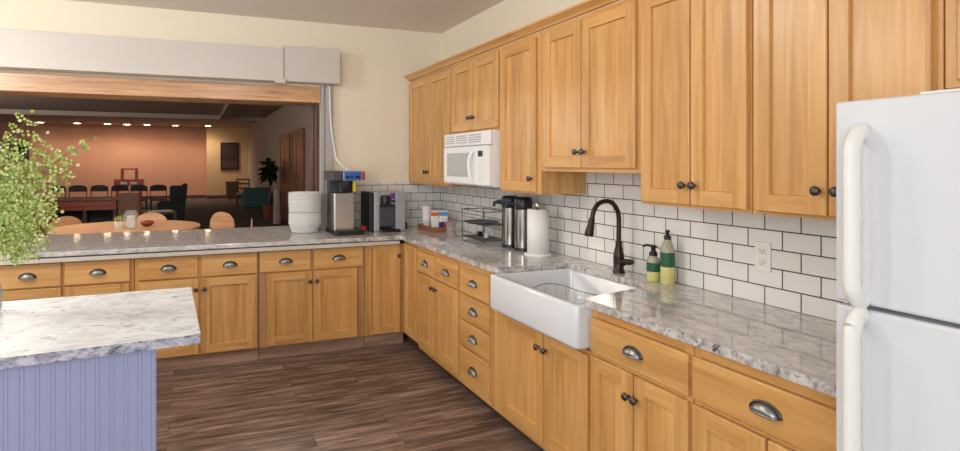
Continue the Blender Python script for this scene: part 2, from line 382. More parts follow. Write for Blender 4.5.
# pass-through trim
struct(MB().box(-4.9, -1.197, -.02, .35, 2.06, 2.2, 'header').build('trim_1', bevel=.004))
b = MB(); b.box(-1.23, -1.197, .02, .33, .914, 2.06, 'darkwood'); b.box(-1.245, -1.23, .1, .14, .914, 2.06, 'darkwood')
struct(b.build('trim_2', bevel=.003))
# hall
struct(MB().box(-14, -1.72, 21.9, 22.1, 0, 3.3, 'hallwall').build('wall_far'))
b = MB(); b.box(-1.72, 0, 21.4, 21.6, 0, 3.3, 'hallcream'); b.box(-1.75, -1.72, 21.4, 22.1, 0, 3.3, 'hallcream')
struct(b.build('wall_far_recess'))
struct(MB().box(0, .2, .0, 21.6, 0, 3.3, 'hallgrey').build('wall_hall_right'))
struct(MB().box(-14.2, -14, .33, 22.1, 0, 3.3, 'hallgrey').build('wall_hall_left'))
struct(MB().box(-14.2, -6.5, .1, .33, 0, 3.3, 'hallgrey').build('wall_hall_near'))
struct(MB().box(-14.2, .2, .33, 22.1, HC, HC+.1, 'hallceil').build('ceiling_hall'))
b = MB(); b.box(-14, 0, 15.2, 15.5, HC-.14, HC, 'hallceil'); struct(b.build('trim_3'))
b = MB(); b.box(-1.45, -1.15, 5, 15.2, HC-.14, HC, 'hallgrey'); struct(b.build('trim_4'))
b = MB(); b.box(-14, -1.75, 21.87, 21.9, 0, .14, 'darkwood'); b.box(-1.75, 0, 21.37, 21.4, 0, .14, 'darkwood'); struct(b.build('baseboard_far'))
struct(MB().box(-.02, 0, 5, 21.37, 0, .14, 'darkwood').build('baseboard_hall_right'))
for k, (ya, yb) in enumerate(((7.35, 8.95), (9.3, 11.0))):
    b = MB()
    b.box(-.05, 0, ya, ya+.12, 0, 2.3, 'doorwood'); b.box(-.05, 0, yb-.12, yb, 0, 2.3, 'doorwood'); b.box(-.05, 0, ya+.12, yb-.12, 2.18, 2.3, 'doorwood')
    d = struct(b.build('door_%d' % (k+1), bevel=.005))
    ym = (ya+yb)/2
    for y0, y1 in ((ya+.12, ym-.005), (ym+.005, yb-.12)):
        q = MB(); q.box(-.03, -.003, y0, y1, 0.01, 2.18, 'doorwood')
        for z0, z1 in ((.2, .95), (1.1, 2.0)):
            q.box(-.04, -.03, y0+.1, y1-.1, z0, z1, 'doorwood')
        lf = q.build('door_leaf', d, bevel=.006)
        MB().tube([(-.03, ym, 1.0), (-.09, ym, 1.0), (-.09, ym, 1.25), (-.03, ym, 1.25)], .012, 'pewterdark').build('door_handle', lf)

# ------------------------------------------------------------------ hall downlights
for i, u in enumerate((40, 77, 107.5, 127, 147, 175.5, 208)):
    p = at(u, 125.5, 'z', HC-.02) if i else at(u, 124.6, 'z', HC-.02)
    y = 20.9 if i < 6 else 20.6
    a = (u-PX)/FPX; s_, c_ = math.sin(YAW), math.cos(YAW); t = (y-CAM[1])/(c_-a*s_); x = CAM[0]+t*(s_+a*c_)
    ord_ = ['leftmost of the row, behind the fern tips', 'second from the left in the row', 'third from the left in the row', 'middle one of the row of seven', 'third from the right in the row', 'second from the right in the row', 'rightmost of the row, above the framed picture'][i]
    o = thing('ceiling_downlight', (x, y, HC), 'round warm recessed downlight in the hall ceiling, ' + ord_, 'ceiling light', 'recessed downlights along the far hall wall')
    MB().lathe([(.17, 0), (.17, -.02), (.13, -.03)], (x, y, HC), 'white_plastic', cap=False).build('trim_ring', o)
    MB().lathe([(.13, -.012), (.125, -.022)], (x, y, HC), 'bulb').build('lamp_disc', o)
    d = bpy.data.lights.new('downlight_lamp', 'SPOT'); d.energy = 52 if i < 6 else 85; d.color = (1, .80, .62); d.spot_size = R(150); d.spot_blend = .8; d.shadow_soft_size = .12
    q = bpy.data.objects.new('downlight_lamp', d); COL.objects.link(q); q.location = (x, y-.05, HC-.06)
for loc, e in (((-4.5, 3.2, 2.8), 120), ((-9.8, 10, 2.5), 260), ((-1.2, 2.0, 2.9), 30)):  # added point lights, hidden from view, to lift the dim hall and its ceiling
    d = bpy.data.lights.new('hall_fill_light', 'POINT'); d.energy = e*1.15; d.color = (1, .92, .83); d.shadow_soft_size = .2
    q = bpy.data.objects.new('hall_fill_light', d); COL.objects.link(q); q.location = loc

# ------------------------------------------------------------------ cabinet builder
# face frame of reference: run 'r' (right wall): u = -y, out = -x;  run 'b' (back wall): u = x, out = -y
def mapper(run, depth0):
    if run == 'r': return lambda u, v, n: (-(depth0 + n), -u, v)
    return lambda u, v, n: (u, -(depth0 + n), v)
def quadset(mb, P, quads):
    for q, m in quads: mb.add([P(*p) for p in q], [(0, 1, 2, 3)], m)
def slab(mb, P, u0, u1, v0, v1, n0, n1, m, ch=.003):
    """a board with chamfered front edges"""
    o = [(u0,v0,n0),(u1,v0,n0),(u1,v1,n0),(u0,v1,n0)]
    a = [(u0,v0,n1-ch),(u1,v0,n1-ch),(u1,v1,n1-ch),(u0,v1,n1-ch)]
    c = [(u0+ch,v0+ch,n1),(u1-ch,v0+ch,n1),(u1-ch,v1-ch,n1),(u0+ch,v1-ch,n1)]
    vs = [P(*p) for p in o+a+c]
    mb.add(vs, [(3,2,1,0)]+[(i,(i+1)%4,4+(i+1)%4,4+i) for i in range(4)]+[(4+i,4+(i+1)%4,8+(i+1)%4,8+i) for i in range(4)]+[(8,9,10,11)], m)
def door_mesh(P, u0, u1, v0, v1, hm, t=.02, w=.06, rec=.012):
    mb = MB(); ch = .003; g = .0035
    slab_o = [(u0,v0),(u1,v0),(u1,v1),(u0,v1)]
    o = [P(a,b_,0) for a,b_ in slab_o]; a_ = [P(a,b_,t-ch) for a,b_ in slab_o]
    mb.add(o+a_, [(3,2,1,0)]+[(i,(i+1)%4,4+(i+1)%4,4+i) for i in range(4)], 'wv')
    c = [(u0+ch,v0+ch),(u1-ch,v0+ch),(u1-ch,v1-ch),(u0+ch,v1-ch)]
    mb.add(a_+[P(a,b_,t) for a,b_ in c], [(i,(i+1)%4,4+(i+1)%4,4+i) for i in range(4)], 'wv')
    U0,U1,V0,V1 = u0+ch,u1-ch,v0+ch,v1-ch; a,b_,e,f = u0+w,u1-w,v0+w,v1-w
    quadset(mb, P, [([(U0,V0,t),(a,V0,t),(a,V1,t),(U0,V1,t)],'wv'), ([(b_,V0,t),(U1,V0,t),(U1,V1,t),(b_,V1,t)],'wv'),
                    ([(a,V0,t),(b_,V0,t),(b_,e,t),(a,e,t)],hm), ([(a,f,t),(b_,f,t),(b_,V1,t),(a,V1,t)],hm)])
    i1 = [(a,e),(b_,e),(b_,f),(a,f)]; i2 = [(a+g,e+g),(b_-g,e+g),(b_-g,f-g),(a+g,f-g)]; i0 = [(a+.002,e+.002),(b_-.002,e+.002),(b_-.002,f-.002),(a+.002,f-.002)]
    vs = [P(x,y,t) for x,y in i1]+[P(x,y,t-.004) for x,y in i0]+[P(x,y,t-rec) for x,y in i2]
    mb.add(vs, [(i,(i+1)%4,4+(i+1)%4,4+i) for i in range(4)]+[(4+i,4+(i+1)%4,8+(i+1)%4,8+i) for i in range(4)], 'wv')
    mb.add(vs[8:], [(0,1,2,3)], 'wv')
    return mb
def fix(o, run):
    if run == 'r':
        me = o.data; me.flip_normals()
    return o
def knob(P, u, v, n, parent, name='knob'):
    mb = MB(); prof = [(.006,0),(.006,.012),(.009,.014),(.016,.019),(.0165,.024),(.013,.029),(.005,.031)]
    vs = []; k = 14
    for r, h in prof:
        for i in range(k): vs.append(P(u+r*math.cos(2*PI*i/k), v+r*math.sin(2*PI*i/k), n+h))
    mb.add(vs, [(j*k+i, j*k+(i+1)%k, (j+1)*k+(i+1)%k, (j+1)*k+i) for j in range(len(prof)-1) for i in range(k)], 'pewterdark', True)
    mb.add(vs[-k:], [list(range(k))], 'pewterdark')
    return mb.build(name, parent)
def pull(P, u, v, n, parent, w=.048, h=.03, d=.024):
    mb = MB(); A, B = 18, 6; vs = []
    for i in range(A+1):
        a = PI*i/A
        for j in range(B+1):
            b_ = PI/2*j/B; s_ = math.sin(a)
            vs.append(P(u+w*math.cos(a)*.92, v-.012+h*s_*math.cos(b_)**.8, n+.002+d*s_**.7*math.sin(b_)))
    mb.add(vs, [(i*(B+1)+j, (i+1)*(B+1)+j, (i+1)*(B+1)+j+1, i*(B+1)+j+1) for i in range(A) for j in range(B)], 'pewter', True)
    # rim flange
    pts = [P(u+(w+.002)*math.cos(PI*i/A), v-.012+(h+.003)*math.sin(PI*i/A), n+.003) for i in range(A+1)]
    mb.tube(pts, .0032, 'pewterdark', 6)
    lip = [P(u+w*.92*math.cos(PI*i/A), v-.012, n+.002+d*math.sin(PI*i/A)**.7) for i in range(A+1)]
    mb.tube(lip, .0022, 'pewter', 6)
    o = mb.build('cup_pull', parent)
    sd = o.modifiers.new('thick', 'SOLIDIFY'); sd.thickness = .0015
    return o
def cabinet(name, run, u0, u1, z0, z1, depth, doors, drawers, label, cat, group=None, kick=0, knobs=(), rails=(), muls=(), sidew=.035, sm='wv'):
    """doors: (u0,u1,v0,v1,knob_u,knob_v or None); drawers: (u0,u1,v0,v1)"""
    hm = 'wy' if run == 'r' else 'wx'
    P0 = mapper(run, 0); F = mapper(run, depth)
    base = P0((u0+u1)/2, 0, 0); t = thing(name, (base[0], base[1], 0 if kick else z0), label, cat, group)
    mb = MB()
    def bx(a, b_, c, d, n0, n1, m): 
        p, q = P0(a, c, n0), P0(b_, d, n1); mb.box(p[0], q[0], p[1], q[1], p[2], q[2], m)
    e = .001
    bx(u0+e, u1-e, z0, z1-e, .01, depth-.02, 'wv')
    # face frame
    bx(u0+e, u0+sidew, z0, z1-e, depth-.02, depth, sm); bx(u1-sidew, u1-e, z0, z1-e, depth-.02, depth, sm)
    bx(u0+sidew, u1-sidew, z1-.045, z1-e, depth-.02, depth, hm); bx(u0+sidew, u1-sidew, z0, z0+.04, depth-.02, depth, hm)
    for r0, r1 in rails: bx(u0+sidew, u1-sidew, r0, r1, depth-.02, depth, hm)
    for r0, r1, c, d in muls:
        for c2, d2 in ((z0+.0402, rails[0][0]-.0002), (rails[0][1]+.0002, z1-.0452)): bx(r0, r1, c2, d2, depth-.02, depth, 'wv')
    bx(u0+sidew, u1-sidew, z0+.04, z1-.045, depth-.02, depth-.006, 'wv')
    mb.build('body', t, bevel=.0015, seg=1)
    if kick:
        k = MB(); p, q = P0(u0+.001, 0, .02), P0(u1-.001, z0-.002, depth-kick[0]); k.box(p[0], q[0], p[1], q[1], p[2], q[2], kick[1]); k.build('toe_kick', t)
    for d in doors:
        o = door_mesh(F, d[0], d[1], d[2], d[3], hm).build('door', t)
        if run == 'r': o.data.flip_normals()
        if len(d) > 4 and d[4] is not None: knob(F, d[4], d[5], .02, o)
    for d in drawers:
        m2 = MB(); slab(m2, F, d[0], d[1], d[2], d[3], 0, .02, hm, .004)
        o = m2.build('drawer', t)
        if run == 'r': o.data.flip_normals()
        pull(F, (d[0]+d[1])/2, (d[2]+d[3])/2, .02, o)
    return t
BT = .878
DT, DB = .835, .675   # drawer front top / bottom
dt, db = .664, .105   # base door top / bottom
GB = 'base cabinets along the back wall'; GR = 'base cabinets along the right wall'; GU = 'wall cabinets along the right wall'
KB = (.014, 'weathered')
cabinet('base_cabinet', 'b', -4.40, -3.545, .095, BT-.036, .61, [(-4.36,-3.98,db,dt,-4.01,.585),(-3.96,-3.56,db,dt,-3.93,.585)], [(-4.36,-3.98,DB,DT),(-3.96,-3.56,DB,DT)],
        'honey wood base cabinet at the far left end, mostly hidden by the fern', 'cabinet', GB, KB, rails=[(dt,DB)])
cabinet('base_cabinet', 'b', -3.543, -2.661, .095, BT-.036, .61, [(-3.50,-3.11,db,dt,-3.14,.585),(-3.089,-2.69,db,dt,-3.06,.585)], [(-3.50,-3.11,DB,DT),(-3.089,-2.686,DB,DT)],
        'honey wood base cabinet at the left, its lower half hidden behind the island', 'cabinet', GB, KB, rails=[(dt,DB)], muls=[(-3.13,-3.07,.13,.84)])
cabinet('base_cabinet', 'b', -2.659, -1.801, .095, BT-.036, .61, [(-2.629,-2.232,db,dt,-2.25,.585),(-2.212,-1.813,db,dt,-2.19,.585)], [(-2.634,-2.235,DB,DT),(-2.207,-1.813,DB,DT)],
        'honey wood base cabinet beside the island corner, two drawers over two knobbed doors', 'cabinet', GB, KB, rails=[(dt,DB)], muls=[(-2.24,-2.20,.13,.84)])
cabinet('base_cabinet', 'b', -1.799, -.957, .095, BT-.036, .61, [(-1.741,-1.386,db,dt,-1.41,.585),(-1.380,-1.021,db,dt,-1.355,.585)], [(-1.791,-1.400,DB,DT),(-1.376,-.974,DB,DT)],
        'honey wood base cabinet under the coffee brewer, dark grained stiles at both sides', 'cabinet', GB, KB, rails=[(dt,DB)], sidew=.055, sm='wstile')
# corner unit
t = cabinet('corner_base_cabinet', 'b', -.955, -.612, .095, BT-.036, .61, [(-.885,-.652,db,DT,-.668,.745)], [],
        'honey wood corner base cabinet with a tall door on each side of the inner corner', 'cabinet', None, KB, sidew=.06)
F = mapper('r', .61)
MB().box(-.609, -.05, -.94, -.612, .095, BT-.002, 'wv').build('side_body', t)
o = door_mesh(F, .652, .925, db, BT-.03, 'wy', w=.055).build('door', t); o.data.flip_normals()
MB().box(-.57, -.05, -.94, -.56, .0, .094, 'kick').build('toe_kick', t)
MB().box(-.955, -.66, -.6, -.1, BT-.0355, BT-.002, 'wv').build('body_top', t)
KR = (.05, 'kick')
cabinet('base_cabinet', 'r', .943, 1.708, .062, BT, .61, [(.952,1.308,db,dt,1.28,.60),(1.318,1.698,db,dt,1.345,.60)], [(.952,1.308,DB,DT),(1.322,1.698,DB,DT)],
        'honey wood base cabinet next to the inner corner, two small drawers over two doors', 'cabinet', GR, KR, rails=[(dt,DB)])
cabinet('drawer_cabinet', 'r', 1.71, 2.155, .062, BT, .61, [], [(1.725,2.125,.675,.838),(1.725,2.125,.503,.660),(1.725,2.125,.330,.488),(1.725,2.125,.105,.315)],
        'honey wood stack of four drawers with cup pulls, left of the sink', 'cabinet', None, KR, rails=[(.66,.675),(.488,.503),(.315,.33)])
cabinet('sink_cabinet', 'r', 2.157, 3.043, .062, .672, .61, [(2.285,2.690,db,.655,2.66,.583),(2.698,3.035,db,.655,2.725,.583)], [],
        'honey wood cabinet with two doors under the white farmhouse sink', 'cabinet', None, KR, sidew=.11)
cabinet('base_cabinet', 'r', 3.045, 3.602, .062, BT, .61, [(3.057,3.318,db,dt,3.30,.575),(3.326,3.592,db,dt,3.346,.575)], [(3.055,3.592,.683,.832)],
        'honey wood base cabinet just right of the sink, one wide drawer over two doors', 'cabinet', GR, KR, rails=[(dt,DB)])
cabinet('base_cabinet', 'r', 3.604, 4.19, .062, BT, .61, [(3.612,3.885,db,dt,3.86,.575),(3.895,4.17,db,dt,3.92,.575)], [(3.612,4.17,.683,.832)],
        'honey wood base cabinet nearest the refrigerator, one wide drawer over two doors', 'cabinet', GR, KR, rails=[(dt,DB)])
# wall cabinets
UT = 2.30; ub = 1.338; ut = 2.272
cabinet('wall_cabinet', 'r', .002, .965, 1.325, UT, .33, [(.03,.482,ub,ut,.458,1.438),(.492,.952,ub,ut,.516,1.438)], [],
        'tall honey wood wall cabinet in the back corner, left of the microwave', 'cabinet', GU)
cabinet('wall_cabinet', 'r', .967, 1.752, 1.742, UT, .33, [(.985,1.352,1.757,ut,1.325,1.85),(1.362,1.735,1.757,ut,1.388,1.85)], [],
        'short honey wood wall cabinet directly above the microwave', 'cabinet', GU)
cabinet('wall_cabinet', 'r', 1.754, 2.232, 1.325, UT, .33, [(1.770,2.19,ub,ut,2.150,1.42)], [],
        'narrow single-door honey wood wall cabinet above the airpots', 'cabinet', GU, sidew=.045)
cabinet('wall_cabinet', 'r', 2.234, 3.043, 1.465, UT, .33, [(2.275,2.620,1.487,ut,2.598,1.572),(2.628,3.02,1.487,ut,2.658,1.572)], [],
        'raised two-door honey wood wall cabinet above the sink faucet', 'cabinet', GU)
cabinet('wall_cabinet', 'r', 3.045, 3.607, 1.325, UT, .33, [(3.060,3.335,ub,ut,3.313,1.42),(3.342,3.597,ub,ut,3.366,1.42)], [],
        'tall two-door honey wood wall cabinet above the soap bottles', 'cabinet', GU, sidew=.02)
cabinet('wall_cabinet', 'r', 3.609, 4.188, 1.325, UT, .33, [(3.628,3.886,ub,ut,3.864,1.42),(3.893,4.168,ub,ut,3.926,1.42)], [],
        'tall two-door honey wood wall cabinet beside the refrigerator top', 'cabinet', GU, sidew=.022)
cabinet('wall_cabinet', 'r', 4.19, 5.05, 1.715, UT, .33, [(4.225,4.61,1.734,ut,4.58,1.82),(4.62,5.02,1.734,ut,4.65,1.82)], [],
        'short honey wood wall cabinet over the refrigerator, cut by the right frame edge', 'cabinet', GU, sidew=.05)
# crown moulding
prof = [(.331, 2.302), (.352, 2.302), (.356, 2.312), (.366, 2.322), (.382, 2.334), (.388, 2.336), (.388, 2.348), (.331, 2.348)]
b = MB(); n = len(prof); vs = [(-p[0], -.002, p[1]) for p in prof] + [(-p[0], -5.05, p[1]) for p in prof]
b.add(vs, [(i, (i+1) % n, n+(i+1) % n, n+i) for i in range(n)] + [list(range(n))[::-1], list(range(n, 2*n))], 'wy')
tag(b.build('crown_moulding'), 'long honey wood crown moulding strip along the tops of the wall cabinets', 'moulding')

# ------------------------------------------------------------------ counters
CB, CT = .881, .914
def arc(cx, cy, r, a0, a1, n=6): return [(cx+r*math.cos(R(a0+(a1-a0)*k/n)), cy+r*math.sin(R(a0+(a1-a0)*k/n))) for k in range(n+1)]
poly = [(-.009, -.009), (-.009, -4.19), (-.654, -4.19), (-.654, -3.055)]
poly += arc(-.60, -3.045, .055, 250, 90, 1)[:0] + [(-.640, -3.042), (-.51, -3.005), (-.19, -2.947), (-.172, -2.94), (-.165, -2.925)] + arc(-.185, -2.27, .02, 0, 90, 4) + [(-.60, -2.25), (-.635, -2.247), (-.654, -2.235)]
poly += [(-.654, -.72), (-.658, -.69), (-.672, -.674), (-.70, -.668), (-1.08, -.668), (-1.08, -.009)]
b = MB(); b.prism(poly, CB, CT, 'granite_y', 'granite_edge')
tag(b.build('countertop', bevel=.004, angle=60), 'polished grey granite countertop along the right wall, cut out around the sink', 'countertop')
b = MB(); b.box(-4.9, -1.198, -.668, .44, CB, CT, 'granite_x'); b.box(-1.2, -1.082, -.668, -.001, CB, CT, 'granite_x')
tag(b.build('serving_counter', bevel=.004, angle=60), 'long grey granite counter running through the pass-through opening in the back wall', 'countertop')
b = MB(); b.box(-4.9, -.667, -.66, -.62, .8435, .872, 'strip'); b.box(-4.9, -.9565, -.62, -.1, .8435, .872, 'strip')
tag(b.build('counter_support_strip'), 'thin pale metal strip under the front edge of the serving counter', 'strip')
o = MB().box(-4.9, -1.1, .12, .43, .0, .0, 'wall')
# ------------------------------------------------------------------ roll-down shutter housing and guide
t = thing('shutter_housing', (-2.6, 0, 2.2), 'long pale grey roll-down shutter housing above the pass-through opening', 'shutter housing')
b = MB(); b.box(-4.9, -1.545, -.165, -.001, 2.218, 2.50, 'shutter'); b.build('long_cover', t, bevel=.003)
b = MB(); b.box(-1.54, -1.05, -.155, -.001, 2.222, 2.525, 'shutter'); b.build('end_cover', t, bevel=.003)
b = MB(); b.box(-1.62, -1.53, -.172, -.166, 2.20, 2.24, 'shutter'); b.box(-1.62, -1.53, -.166, -.1, 2.20, 2.2175, 'shutter'); b.build('bracket', t, bevel=.002)
b = MB(); b.box(-1.196, -1.165, -.035, -.001, .9145, 2.221, 'guide'); b.box(-1.165, -1.155, -.02, -.001, .9145, 2.221, 'guide'); b.box(-1.155, -1.09, -.04, -.001, .9145, 2.221, 'guide')
tag(b.build('shutter_guide_rail', bevel=.002), 'upright grey metal guide rail at the right side of the pass-through', 'guide rail')

# ------------------------------------------------------------------ sink
t = thing('farmhouse_sink', (-.45, -2.68, .69), 'white porcelain farmhouse sink with a deep apron front', 'sink')
X0, X1, Y0, Y1 = -.69, -.105, -3.041, -2.240
b = MB(); zr = .8805
# outer shell with an open basin
def ring(x0, x1, y0, y1, r, z, n=5): return [(p[0], p[1], z) for p in rrect(x0, x1, y0, y1, r, n)]
lv = [ring(X0, X1, Y0, Y1, .022, .69), ring(X0, X1, Y0, Y1, .022, zr)]
lv = [ring(X0+.012, X1-.012, Y0+.012, Y1-.012, .02, .683), ring(X0+.004, X1-.004, Y0+.004, Y1-.004, .022, .688), ring(X0, X1, Y0, Y1, .024, .70),
      ring(X0, X1, Y0, Y1, .024, zr-.012), ring(X0+.003, X1-.003, Y0+.003, Y1-.003, .022, zr-.004), ring(X0+.01, X1-.01, Y0+.01, Y1-.01, .02, zr),
      ring(X0+.028, X1-.045, Y0+.04, Y1-.03, .03, zr), ring(X0+.034, X1-.051, Y0+.046, Y1-.036, .03, zr-.008), ring(X0+.045, X1-.062, Y0+.056, Y1-.048, .04, .74), ring(X0+.07, X1-.09, Y0+.09, Y1-.08, .05, .705)]
k = len(lv[0]); vs = sum(lv, [])
b.add(vs, [(j*k+i, j*k+(i+1) % k, (j+1)*k+(i+1) % k, (j+1)*k+i) for j in range(len(lv)-1) for i in range(k)], 'porcelain', True)
b.add(lv[0], [list(range(k))[::-1]], 'porcelain'); b.add(lv[-1], [list(range(k))], 'porcelain')
b.build('basin', t)
b = MB(); b.lathe([(.045, .7055), (.045, .709), (.03, .709), (.028, .7065)], (-.42, -2.66, 0), 'steel'); b.build('drain', t)
# wire rack in the sink
t = thing('wire_sink_rack', (-.43, -2.6, .706), 'thin dark wire rack with curved rim standing in the white sink', 'rack')
rim = smooth_path([(-.56, -2.42, .775), (-.50, -2.40, .815), (-.42, -2.40, .835), (-.34, -2.44, .83), (-.30, -2.52, .815), (-.285, -2.62, .815), (-.29, -2.74, .82), (-.34, -2.84, .81), (-.45, -2.87, .785), (-.56, -2.84, .775), (-.59, -2.72, .775), (-.59, -2.52, .775)], 6)
b = MB(); b.tube(rim, .002, 'pewterdark', 6, closed=False); b.build('rim', t)
b = MB()
for i in range(0, len(rim), 4):
    p = rim[i]; b.tube([p, (p[0]*.9-.043, p[1]*.9-.264, .72)], .0012, 'chrome', 5)
for i in range(7):
    y = -2.82+i*.07; b.tube([(-.56, y, .722), (-.31, y, .722)], .0018, 'chrome', 5)
for x in (-.56, -.43, -.31): b.tube([(x, -2.84, .718), (x, -2.38, .718)], .0022, 'chrome', 5)
for x in (-.56, -.31):
    for y in (-2.84, -2.38): b.tube([(x, y, .718), (x, y, .7075)], .004, 'chrome', 5)
b.build('basket', t)
o = MB().lathe([(.012, 0), (.034, .006), (.04, .03), (.036, .034), (.03, .012)], (-.47, -2.60, .7245), 'chrome').build('strainer_cup')
tag(o, 'small chrome strainer lying inside the wire rack in the sink', 'strainer')

# ------------------------------------------------------------------ faucet
t = thing('kitchen_faucet', (-.09, -2.62, CT), 'oil-rubbed bronze gooseneck faucet with pull-down spray head behind the sink', 'faucet')
fx, fy = -.095, -2.62
MB().lathe([(.033, 0), (.033, .008), (.028, .014), (.0265, .06), (.029, .085), (.028, .10), (.022, .125), (.0165, .155), (.020, .165), (.0145, .172)], (fx, fy, CT+.0005), 'bronze').build('base', t)
pth = smooth_path([(fx, fy, CT+.17), (fx, fy, CT+.30), (fx-.012, fy, CT+.345), (fx-.045, fy, CT+.383), (fx-.09, fy, CT+.393), (fx-.135, fy, CT+.38), (fx-.165, fy, CT+.345), (fx-.178, fy, CT+.30)], 6)
MB().tube(pth, .0128, 'bronze', 12).build('spout', t)
MB().tube([(fx-.177, fy, CT+.305), (fx-.179, fy, CT+.296), (fx-.184, fy, CT+.27), (fx-.193, fy, CT+.235), (fx-.198, fy, CT+.215), (fx-.199, fy, CT+.208)], [.0145, .0165, .018, .023, .025, .021], 'bronze', 14).build('spray_head', t)
MB().tube([(fx, fy-.015, CT+.062), (fx, fy-.04, CT+.064), (fx, fy-.05, CT+.066), (fx, fy-.09, CT+.072), (fx, fy-.105, CT+.076), (fx, fy-.115, CT+.078)], [.018, .021, .016, .016, .012, .005], 'bronze', 12).build('handle', t)

# ------------------------------------------------------------------ soap bottles
t = thing('foaming_soap_bottle', (-.085, -2.862, CT), 'short clear foaming soap bottle with dark green label, nearer the faucet', 'soap bottle')
c = (-.085, -2.862, CT+.0005)
MB().lathe([(.028, 0), (.032, .004), (.032, .05)], c, 'lime', 24).build('lower_body', t)
MB().lathe([(.032, .0501), (.032, .10), (.030, .115), (.018, .124), (.018, .128)], c, 'clearsoap', 24).build('upper_body', t)
MB().lathe([(.0326, .05), (.0326, .095)], c, 'green', 24, cap=False).build('label', t)
b = MB(); b.lathe([(.020, .128), (.020, .145), (.012, .15), (.011, .17), (.016, .172), (.016, .182)], c, 'black', 16)
b.tube([(c[0], c[1], c[2]+.178), (c[0]-.02, c[1]+.028, c[2]+.18), (c[0]-.03, c[1]+.042, c[2]+.172)], .006, 'black', 8); b.build('pump', t)
t = thing('dish_soap_bottle', (-.075, -2.945, CT), 'tall pale green dish soap bottle with dark green label and black cap', 'soap bottle')
c = (-.075, -2.945, CT+.0005)
MB().lathe([(.029, 0), (.033, .004), (.033, .085)], c, 'lime', 24).build('lower_body', t)
MB().lathe([(.033, .0851), (.033, .165), (.030, .18), (.019, .21), (.015, .218), (.015, .224)], c, 'clearsoap', 24).build('upper_body', t)
MB().lathe([(.0336, .088), (.0336, .158)], c, 'green', 24, cap=False).build('label', t)
MB().lathe([(.017, .22), (.017, .238), (.010, .242), (.007, .252), (.011, .256), (.010, .268)], c, 'black', 16).build('cap', t)

# ------------------------------------------------------------------ outlet
t = thing('wall_outlet', (-.008, -3.404, 1.115), 'white double wall outlet in the tile backsplash near the refrigerator', 'outlet')
MB().box(-.015, -.0085, -3.441, -3.368, 1.054, 1.177, 'cream_plastic').build('cover_plate', t, bevel=.002)
for z in (1.092, 1.140):
    b = MB(); b.box(-.018, -.0155, -3.4215, -3.3875, z-.0165, z+.0165, 'cream_plastic')
    o = b.build('socket', t, bevel=.006)
    q = MB(); q.box(-.0188, -.0181, -3.4135, -3.4115, z-.004, z+.008, 'softblack'); q.box(-.0188, -.0181, -3.3975, -3.3955, z-.004, z+.008, 'softblack'); q.lathe([(.0028, -.0188), (.0028, -.0181)], (0, -3.4045, z-.009), 'softblack', 8, axis='x'); q.build('slots', o)

# ------------------------------------------------------------------ refrigerator
t = thing('refrigerator', (-.42, -4.6, 0), 'white top-freezer refrigerator with cream bar handles at the right edge', 'refrigerator')
FX, FY0, FY1 = -.79, -4.96, -4.195
MB().box(FX+.062, -.06, FY0, FY1, .02, 1.655, 'fridge').build('cabinet_body', t, bevel=.01)
fd = MB().box(FX, FX+.058, FY0, FY1, 1.176, 1.66, 'fridge').build('freezer_door', t, bevel=.008, seg=4)
ld = MB().box(FX, FX+.058, FY0, FY1, .08, 1.166, 'fridge').build('lower_door', t, bevel=.008, seg=4)
MB().box(FX+.03, FX+.09, FY0+.02, FY1-.02, .01, .075, 'cream_plastic').build('base_grille', t)
b = MB(); b.box(FX+.02, FX+.10, -4.50, -4.36, 1.6605, 1.667, 'white_plastic'); b.build('hinge_cover', t, bevel=.004)
def handle(za, zb, parent):
    Y = -4.262; X = FX-.046
    path = smooth_path([(FX-.002, Y+.004, za), (FX-.02, Y+.003, za-.006), (X+.006, Y, za-.028), (X, Y, za-.06), (X, Y, (za+zb)/2), (X, Y, zb+.06), (X+.006, Y, zb+.028), (FX-.02, Y+.003, zb+.006), (FX-.002, Y+.004, zb)], 6)
    b = MB(); b.tube(path, .0165, 'cream_plastic', 16, ry=.022)
    return b.build('handle', parent)
handle(1.584, 1.186, fd)
handle(1.155, .64, ld)

# ------------------------------------------------------------------ microwave
t = thing('over_range_microwave', (-.2, -1.38, 1.35), 'white over-the-range microwave hung beneath the short wall cabinet', 'microwave')
A, B_ = -1.745, -1.0
MB().box(-.385, -.0085, A, B_, 1.352, 1.738, 'white_plastic').build('case', t, bevel=.004)
b = MB(); b.box(-.415, -.386, A, B_, 1.640, 1.738, 'white_plastic')
b.build('vent_panel', t, bevel=.008)
b = MB()
for j in range(4):
    z = 1.662+j*.016
    for y0, y1 in ((-1.19, -1.03), (-1.40, -1.22), (-1.62, -1.43)): b.box(-.4165, -.4151, y0, y1, z, z+.007, 'guide')
b.build('vent_slots', t)
d = MB(); d.box(-.42, -.386, -1.565, B_, 1.362, 1.636, 'white_plastic'); dd = d.build('door', t, bevel=.008)
MB().box(-.4218, -.4201, -1.46, -1.07, 1.415, 1.59, 'mwglass').build('window', dd)
b = MB(); b.tube(smooth_path([(-.421, -1.52, 1.60), (-.445, -1.513, 1.57), (-.452, -1.505, 1.50), (-.445, -1.513, 1.42), (-.421, -1.52, 1.39)], 6), .011, 'white_plastic', 10); b.build('handle', dd)
cp = MB().box(-.42, -.386, A, -1.57, 1.362, 1.636, 'white_plastic').build('control_panel', t, bevel=.004)
MB().box(-.4212, -.4201, -1.655, -1.585, 1.56, 1.60, 'black').build('display', cp)
b = MB()
for r in range(7):
    for c_ in range(3): b.box(-.4212, -.4201, -1.68+c_*.032, -1.655+c_*.032, 1.39+r*.023, 1.405+r*.023, 'cream_plastic')
b.build('keypad', cp)

